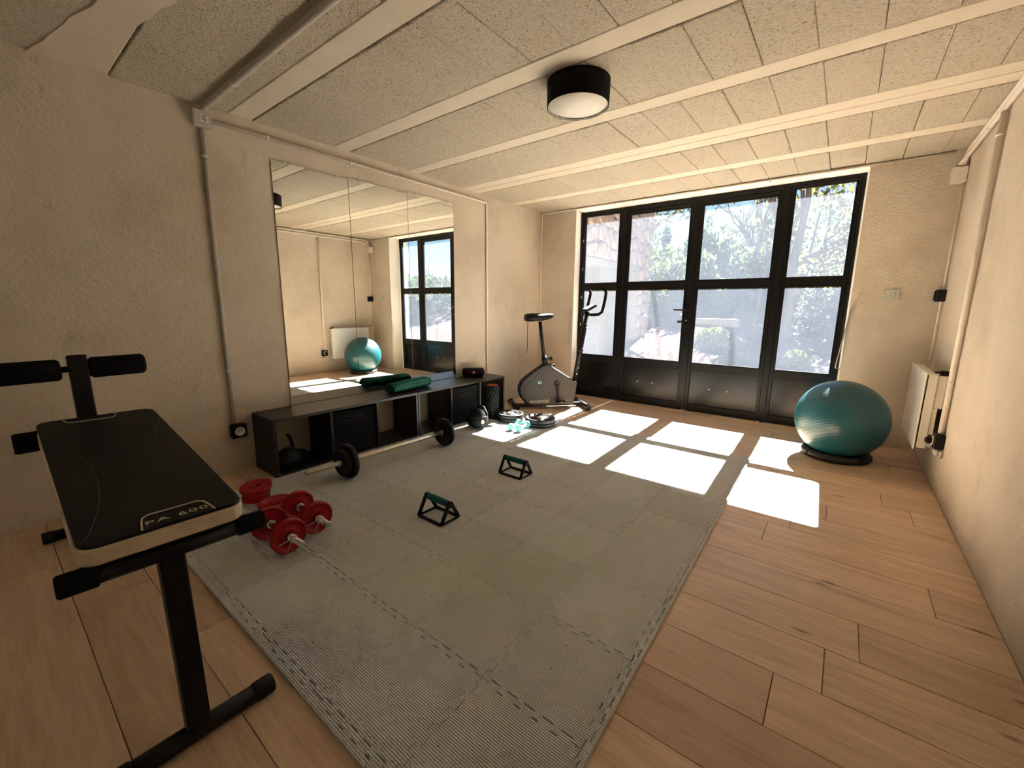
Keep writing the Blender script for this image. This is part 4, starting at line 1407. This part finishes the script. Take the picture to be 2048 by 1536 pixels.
# saddle: broad tail, narrow nose
sd_ = MB()
prof = [(-.062, .050, .880, .915), (-.050, .095, .862, .932), (-.01, .105, .858, .940), (.05, .095, .864, .940), (.11, .060, .868, .938), (.17, .036, .880, .940), (.205, .030, .894, .936), (.222, .016, .905, .926)]
rsx = []
for t, w, zb, zt in prof:
    ring = []
    for i in range(16):
        a = 2 * PI * i / 16
        cs, sn = math.cos(a), math.sin(a)
        ring.append(bp(t, w * math.copysign(abs(cs) ** .7, cs), (zb + zt) / 2 + (zt - zb) / 2 * math.copysign(abs(sn) ** .8, sn)))
    rsx.append(ring)
sd_.rings(rsx)
obj('saddle', sd_, 'vinyl_black', e)
obj('seat_strap', MB().tube([bp(-.035, .02, .868), bp(-.04, .02, .74), bp(-.038, .022, .60), bp(-.045, .02, .575), bp(-.06, .02, .555)], .0032, 6), 'rubber_black', e)
obj('handle_post', MB().cyl(bp(.462, 0, .25), bp(.575, 0, .955), .026, 16, .022), 'paint_black', e)
obj('post_collar', MB().cyl(bp(.510, 0, .56), bp(.517, 0, .60), .030, 16), 'rubber_black', e)
for z in (.34, .40, .46):
    obj('bolt', MB().cyl(bp(.475 + (z - .33) * .16, .024, z), bp(.475 + (z - .33) * .16, .029, z), .006, 8), 'chrome', e)
for z in (.84, .80):
    obj('holder_ring', MB().torus(bp(.545, .03, z), (0, 0, 1), .022, .004, 18, 6), 'paint_black', e)
co_ = obj('console', MB().box((-.055, -.075, -.012), (.055, .075, .012)).xf(frame(bp(.590, 0, .995), (BU + Vector((0, 0, .55))).normalized(), -BV)), 'rubber_black', e, bevel=.006)
obj('console_face', MB().box((-.042, -.055, .0122), (.042, .055, .0135)).xf(frame(bp(.590, 0, .995), (BU + Vector((0, 0, .55))).normalized(), -BV) ), 'print_grey', co_)
hb = MB().tube([bp(.575, -.10, .930), bp(.575, .10, .930)], .0125, 12)
obj('handlebar_stem', hb, 'paint_black', e)
for s in (-1, 1):
    pth = [bp(.575, s * .09, .930), bp(.585, s * .15, .931), bp(.612, s * .195, .936), bp(.640, s * .205, .96), bp(.655, s * .205, 1.02), bp(.670, s * .203, 1.10), bp(.676, s * .198, 1.145), bp(.662, s * .185, 1.170), bp(.64, s * .15, 1.177), bp(.62, s * .10, 1.178)]
    obj('handlebar_grip', MB().tube(pth, .0145, 12), 'foam_black', e)

# ================================================================== WORKOUT BENCH
N0, N1 = Vector((-1.050, 0.201, 0.549)), Vector((-1.885, 0.219, 0.638))
bd_ = (N1 - N0).normalized()
bn = bd_.cross(Vector((0, 1, 0)))
if bn.z < 0: bn = -bn
by = bn.cross(bd_)
if by.y < 0: by = -by
BL = (N1 - N0).length
FM = Matrix((bd_, by, bn)).transposed().to_4x4()
FM.translation = N0
if FM.to_3x3().determinant() < 0:
    pass
e = empty('workout_bench', (-1.6, 0.21, 0), 'black and cream padded workout bench with foam rollers in the foreground', 'bench')
def rrect(x0, x1, y0, y1, r, n=7):
    out = []
    for cx, cy, a0 in ((x1 - r, y1 - r, 0), (x0 + r, y1 - r, PI / 2), (x0 + r, y0 + r, PI), (x1 - r, y0 + r, 1.5 * PI)):
        for k in range(n):
            a = a0 + PI / 2 * k / (n - 1)
            out.append((cx + r * math.cos(a), cy + r * math.sin(a)))
    return out
def fix(mb):
    mb.xf(FM)
    if FM.to_3x3().determinant() < 0:
        mb.f = [tuple(reversed(f)) for f in mb.f]
    return mb
hw = .140
obj('pad_band', fix(MB().prism(rrect(0, BL, -hw, hw, .032), -.040, -.004)), 'vinyl_white', e, bevel=.004)
pt_ = obj('pad_top', fix(MB().prism(rrect(.003, BL - .003, -hw + .003, hw - .003, .030), -.0045, .0035)), 'vinyl_black', e, bevel=.0035, seg=3)
obj('pad_base', fix(MB().prism(rrect(.01, BL - .01, -hw + .01, hw - .01, .03), -.052, -.0405)), 'paint_black', e)
def on_pad(x, y, z=.0045):
    return FM @ Vector((x, y, z))
def label_frame(x_edge, sgn, yc, wd, dp):
    pts = []
    for x, y in ((0, -wd), (dp * .55, -wd * .93), (dp * .85, -wd * .86), (dp, -wd * .70), (dp, 0), (dp, wd * .70), (dp * .85, wd * .86), (dp * .55, wd * .93), (0, wd)):
        pts.append(on_pad(x_edge + sgn * x, yc + y))
    return MB().tube(pts, .0018, 6)
obj('label_outline', label_frame(.005, 1, .018, .062, .056), 'vinyl_white', pt_)
obj('label_outline', label_frame(BL - .005, -1, -.02, .062, .05), 'print_grey', pt_)
text('model_lettering', 'PA 600', .026, frame(on_pad(.026, .018, .0042), by, bd_), 'vinyl_white', pt_, .0003, (1.30, .80), 1.12)
for s in (-1, 1):
    pts = [on_pad(BL * t, s * (hw - .01 - .062 * math.sin(PI * min(1, max(0, (t - .02) / .80))) ** .8), .0034) for t in [i / 18 * .82 + .02 for i in range(19)]]
    obj('stitching', MB().tube(pts, .0008, 5), 'rubber_grey', pt_)
# frame
yc = .203
ff_ = obj('front_foot', MB().tube([(-1.075, .055, .0230), (-1.075, .350, .0230)], .0215, 18), 'paint_black', e)
for a, b in ((.040, .085), (.318, .366)):
    obj('foot_cap', MB().cyl((-1.075, a, .0240), (-1.075, b, .0240), .0238, 18), 'rubber_black', ff_, bevel=.006)
obj('front_post', MB().bar((-1.075, yc, .022), (-1.080, yc - .004, .482), .034, .046, (0, 1, 0)), 'paint_black', e, bevel=.005)
cb_ = obj('crossbar', MB().tube([(-1.070, .040, .488), (-1.070, .375, .483)], .0180, 18), 'paint_black', e)
for a, b, za, zb in ((.030, .088, .4885, .487), (.322, .382, .484, .483)):
    obj('foam_grip', MB().cyl((-1.070, a, za), (-1.070, b, zb), .0222, 20), 'foam_black', cb_, bevel=.005)
obj('main_beam', MB().bar((-1.085, yc, .478), (-1.95, yc + .012, .565), .05, .045), 'paint_black', e, bevel=.004)
obj('rear_leg', MB().bar((-1.90, yc + .01, .56), (-2.525, yc + .01, .035), .045, .045), 'paint_black', e, bevel=.004)
rf_ = obj('rear_foot', MB().tube([(-2.535, .085, .024), (-2.535, .36, .024)], .022, 16), 'paint_black', e)
for a, b in ((.065, .105), (.34, .38)):
    obj('foot_cap', MB().cyl((-2.535, a, .0245), (-2.535, b, .0245), .0243, 16), 'rubber_black', rf_, bevel=.005)
obj('roller_post', MB().bar((-1.915, yc - .005, .560), (-1.955, yc - .003, .832), .036, .046, (0, 1, 0)), 'paint_black', e, bevel=.004)
rbar = obj('roller_bar', MB().cyl((-1.955, -.005, .786), (-1.955, .36, .790), .010, 12), 'paint_black', e)
for a, b in ((.005, .160), (.226, .368)):
    obj('foam_roller', MB().lathe((-1.955, a, .786 + a * .01), (0, 1, .01), [(0, .028), (.008, .0345), (b - a - .008, .0345), (b - a, .028)], 26), 'foam_black', rbar)
obj('lower_bar', MB().cyl((-1.80, .075, .585), (-1.80, .30, .585), .010, 12), 'paint_black', e)
obj('lower_roller', MB().lathe((-1.82, .030, .600), (0, 1, 0), [(0, .026), (.006, .030), (.05, .030)], 22), 'foam_black', e)
